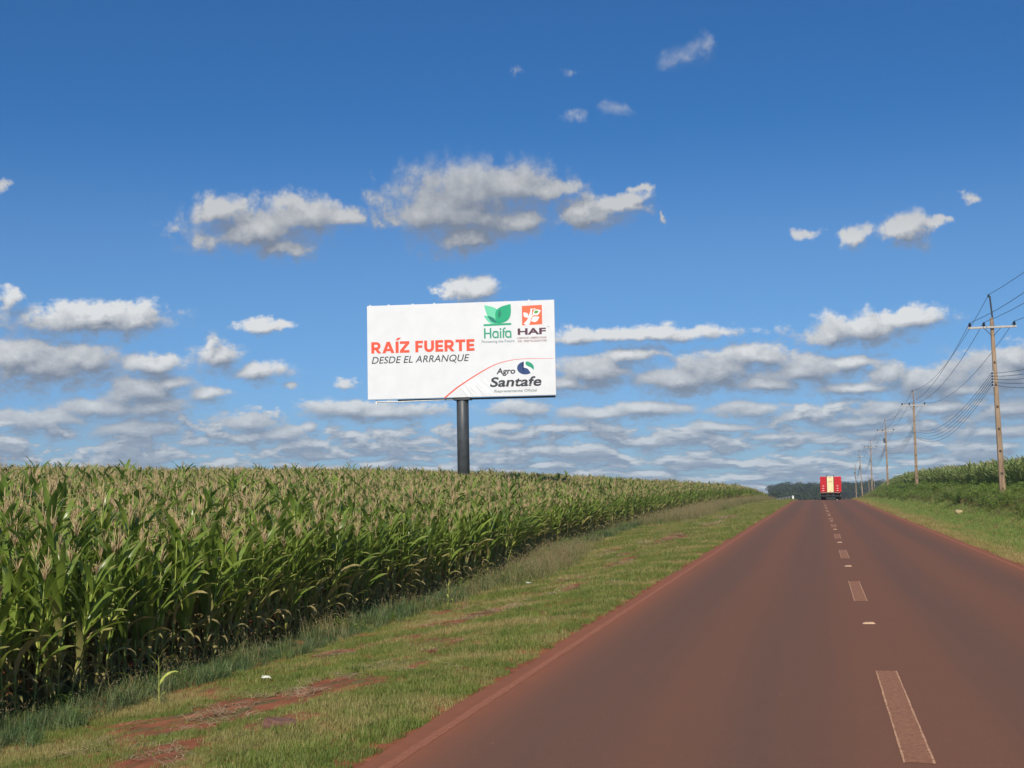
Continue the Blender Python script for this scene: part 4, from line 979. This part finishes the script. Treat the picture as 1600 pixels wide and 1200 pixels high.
# ------------------------------------------------------------------ red truck seen from behind
M['truck_red'] = simple('truck_red_paint', (.55, .012, .018), .35, 0, .12, 2)
M['truck_cream'] = simple('truck_cream_panel', (.82, .68, .38), .5, 0, .08, 3)
M['rubber'] = simple('rubber', (.015, .015, .016), .85, 0, .3, 8)
M['chassis'] = simple('truck_chassis_paint', (.025, .023, .024), .7, 0, .3, 4)
M['lamp_pale'] = simple('truck_reflector', (.85, .55, .52), .3, 0, .05, 8)
M['wood'] = simple('tailboard_wood', (.30, .17, .12), .8, 0, .2, 8)
M['glass'] = simple('truck_glass', (.03, .04, .05), .08, 0, .05, 4)
M['lamp_red'] = simple('tail_lamp_red', (.6, .02, .02), .25, 0, .1, 8)
def truck():
    tx_, ty_ = 1.38, 177.0
    o = empty('truck', (tx_, ty_, float(zroad(ty_))+.01), R_(-.9)); o.rotation_euler = (0, R_(.5), R_(-1.6))
    tag(o, 'red high-sided lorry with a cream tail panel driving away over the crest', 'truck')
    L, W, zb, zt_ = 7.6, 2.42, .98, 2.92
    MB().box((0, L/2+.05, (zb+zt_)/2), (W-.10, L-.02, zt_-zb-.05)).build('cargo_body', M['truck_red'], o, bevel=.02)
    for sx in (-1, 1):
        side = MB()
        for z in np.linspace(zb+.12, zt_-.1, 7): side.box((sx*(W/2-.03), L/2, z), (.05, L, .16))
        for y in np.linspace(.4, L-.3, 7): side.box((sx*(W/2), y, (zb+zt_)/2), (.07, .09, zt_-zb))
        side.build('side_boards', M['truck_red'], o, bevel=.008)
        rp = MB(); cx_ = sx*.795
        for k, z in enumerate(np.linspace(zb+.16, zt_-.16, 7)): rp.box((cx_, 0, z), (.76, .07, .205))
        rp.box((cx_, .035, (zb+zt_)/2), (.76, .03, zt_-zb-.04))
        r_ = rp.build('rear_boards', M['truck_red'], o, bevel=.012)
        for z in (zb+.18, zb+.46, zb+.76): MB().box((sx*.87, -.05, z), (.20, .03, .085)).build('reflector', M['lamp_pale'], r_, bevel=.008)
        MB().box((sx*1.19, -.01, (zb+zt_)/2), (.06, .10, zt_-zb+.02)).build('corner_post', M['truck_red'], o, bevel=.01)
        MB().box((sx*.425, -.03, (zb+zt_)/2+.08), (.07, .09, zt_-zb+.22)).build('upright', M['chassis'], o)
        ml = MB().box((sx*1.42, L+.9, 1.95), (.20, .08, .42)); ml.bar((sx*1.1, L+.9, 2.1), (sx*1.4, L+.9, 2.1), .03); (ml.build('mirror', M['chassis'], o) if sx < 0 else None)
        MB().box((sx*.82, .35, .58), (.58, .03, .5)).build('mudflap', M['rubber'], o)
        lm = MB().box((sx*.95, -.02, .86), (.26, .05, .10)).build('tail_light', M['lamp_red'], o, bevel=.008)
        for yy_ in (1.35, 2.65):
            for off in (1.06, .76):
                wh = MB(); c = Vector((sx*off, yy_, .50)); ax_ = Vector((1, 0, 0))
                pr = [(-.13, .30), (-.13, .46), (-.10, .50), (.10, .50), (.13, .46), (.13, .30)]
                wh.tube([c+ax_*a for a, _ in pr], [b_ for _, b_ in pr], 24)
                w_ = wh.build('wheel', M['rubber'], o, True); rm = MB().tube([c+ax_*sx*(.1), c+ax_*sx*.134], [.26, .25], 18); rm.build('rim', M['steel_grey'], w_)
        wh = MB(); c = Vector((sx*1.03, L+.7, .50)); wh.tube([c+Vector((a, 0, 0)) for a in (-.13, -.1, .1, .13)], [.45, .5, .5, .45], 24); w_ = wh.build('wheel', M['rubber'], o, True)
        MB().cyl(c+Vector((sx*.1, 0, 0)), c+Vector((sx*.134, 0, 0)), .26, 18).build('rim', M['steel_grey'], w_)
    dp = MB().box((0, -.01, (zb+zt_)/2), (.78, .05, zt_-zb)).build('tail_panel', M['truck_cream'], o, bevel=.01)
    hd = MB().box((0, -.045, zb+1.28), (.55, .02, .05)); hd.box((0, -.045, zt_-.10), (.3, .02, .05)); hd.box((0, -.045, zb+.10), (.10, .02, .08)); hd.build('panel_fittings', M['wood'], dp)
    MB().box((0, -.02, zb-.06), (2.36, .16, .11)).build('tailboard_sill', M['wood'], o, bevel=.01)
    ch = MB()
    for sx in (-.42, .42): ch.box((sx, L/2+.6, .80), (.09, L+1.4, .24))
    for y in (.2, 1.35, 2.65, 5): ch.box((0, y, .78), (1.9, .12, .14))
    for y in (1.35, 2.65): ch.cyl((-.95, y, .5), (.95, y, .5), .09, 10); ch.tube([(-.15, y, .5), (.0, y, .5), (.15, y, .5)], [.1, .2, .1], 10)
    ch.build('chassis', M['chassis'], o)
    MB().box((0, .05, .52), (2.2, .08, .14)).build('bumper', M['chassis'], o, bevel=.01)
    cb = MB().box((0, L+.95, 1.75), (2.25, 1.7, 1.95), taper=.94).build('cab', M['truck_red'], o, bevel=.08)
    MB().box((0, L+1.78, 2.15), (1.8, .03, .7)).build('windscreen', M['glass'], cb)
truck()

# ------------------------------------------------------------------ roadside bits
def rock(name, x, y, size, mat, label, cat, seed=0, dz=0.0, rz=0.0, sub=3):
    bm = bmesh.new(); bmesh.ops.create_icosphere(bm, subdivisions=sub, radius=1); r = random.Random(seed)
    ph = [Vector((r.uniform(-3, 3), r.uniform(-3, 3), r.uniform(-3, 3))) for _ in range(5)]
    for v in bm.verts:
        n_ = sum(math.sin(v.co.dot(p)*1.4+i) for i, p in enumerate(ph))*.09
        v.co = v.co*(1+n_); v.co.z = max(-.5, min(.75, v.co.z)); v.co = Vector((v.co.x*size[0], v.co.y*size[1], v.co.z*size[2]))
    me = bpy.data.meshes.new(name); bm.to_mesh(me); bm.free(); me.materials.append(mat)
    o = bpy.data.objects.new(name, me); COL.objects.link(o); o.location = (x, y, float(tz(x, y))+dz); o.rotation_euler = (.1, .12, rz); tag(o, label, cat)
    return o
M['rock'] = simple('red_brown_rock', (.16, .075, .055), .9, 0, .35, 9)
M['pale_stone'] = simple('pale_stone', (.40, .31, .17), .85, 0, .25, 9)
M['litter'] = simple('white_plastic', (.62, .63, .52), .4, 0, .1, 12)
rock('rock', -4.62, 11.4, (.18, .11, .085), M['rock'], 'flat reddish brown rock lying in the grass at the bottom left', 'rock', 4, .02, .5)
rock('stone', 7.2, 76.5, (.18, .15, .14), M['pale_stone'], 'pale yellowish stone lying in the grass below the right bank', 'stone', 6, .12, .2)
def litter(x, y, s, label, seed):
    r = random.Random(seed); n = 7; V = []; F = []
    for i in range(n):
        for j in range(n): V.append(((i/(n-1)-.5)*s*1.6+r.uniform(-.1, .1)*s, (j/(n-1)-.5)*s+r.uniform(-.1, .1)*s, s*.16+r.uniform(0, .36)*s))
    for i in range(n-1):
        for j in range(n-1): F.append((i*n+j, i*n+n+j, i*n+n+j+1, i*n+j+1))
    o = mesh_obj('plastic_scrap', V, F, M['litter']); o.location = (x, y, float(tz(x, y))+.045); o.rotation_euler = (.2, 0, r.uniform(0, 3)); tag(o, label, 'litter')
    md = o.modifiers.new('thick', 'SOLIDIFY'); md.thickness = .004
litter(-6.85, 16.4, .07, 'crumpled white plastic scrap on the left verge, nearest', 1)
litter(-7.1, 33.6, .09, 'small white plastic scrap on the left verge farther up', 2)
litter(2.1, 172, .12, 'tiny white scrap on the road right behind the truck', 3)
# guard rail beyond the crest
gr = empty('guard_rail', (-5.2, 224, float(tz(-5.2, 224)))); tag(gr, 'low white guard rail on the left just beyond the road crest', 'guard rail')
def gq(t, z): 
    a = Vector((-6.9, 236, 0)).lerp(Vector((-3.9, 214, 0)), t); return Vector((a.x+5.2, a.y-224, float(tz(a.x, a.y))-gr.location.z+z))
rl = MB()
for i in range(8): rl.bar(gq(i/8, .66), gq((i+1)/8, .66), .05, .16)
rl.build('rail', M['white_steel'], gr)
for i in range(6): MB().bar(gq(i/5*.97+.01, -.1), gq(i/5*.97+.01, .70), .10).build('post', M['white_steel'], gr)
MB().box(gq(1.0, .5), (.28, .2, .5)).build('rail_end', M['white_steel'], gr)

# ------------------------------------------------------------------ light haze in the air
hz = MB().box((0, 600, 20), (2400, 1400, 70)); hz = hz.build('haze', None)
hz.data.materials.clear(); mm, N = new_mat('haze'); v = N.n('ShaderNodeVolumePrincipled'); v.inputs['Color'].default_value = (.86, .93, 1, 1); v.inputs['Density'].default_value = .0003; v.inputs['Anisotropy'].default_value = .2
o_ = N.t.nodes.new('ShaderNodeOutputMaterial'); N.t.links.new(v.outputs[0], o_.inputs[1]); hz.data.materials.append(mm); tag(hz, 'faint blue haze in the air', 'haze', kind='stuff')
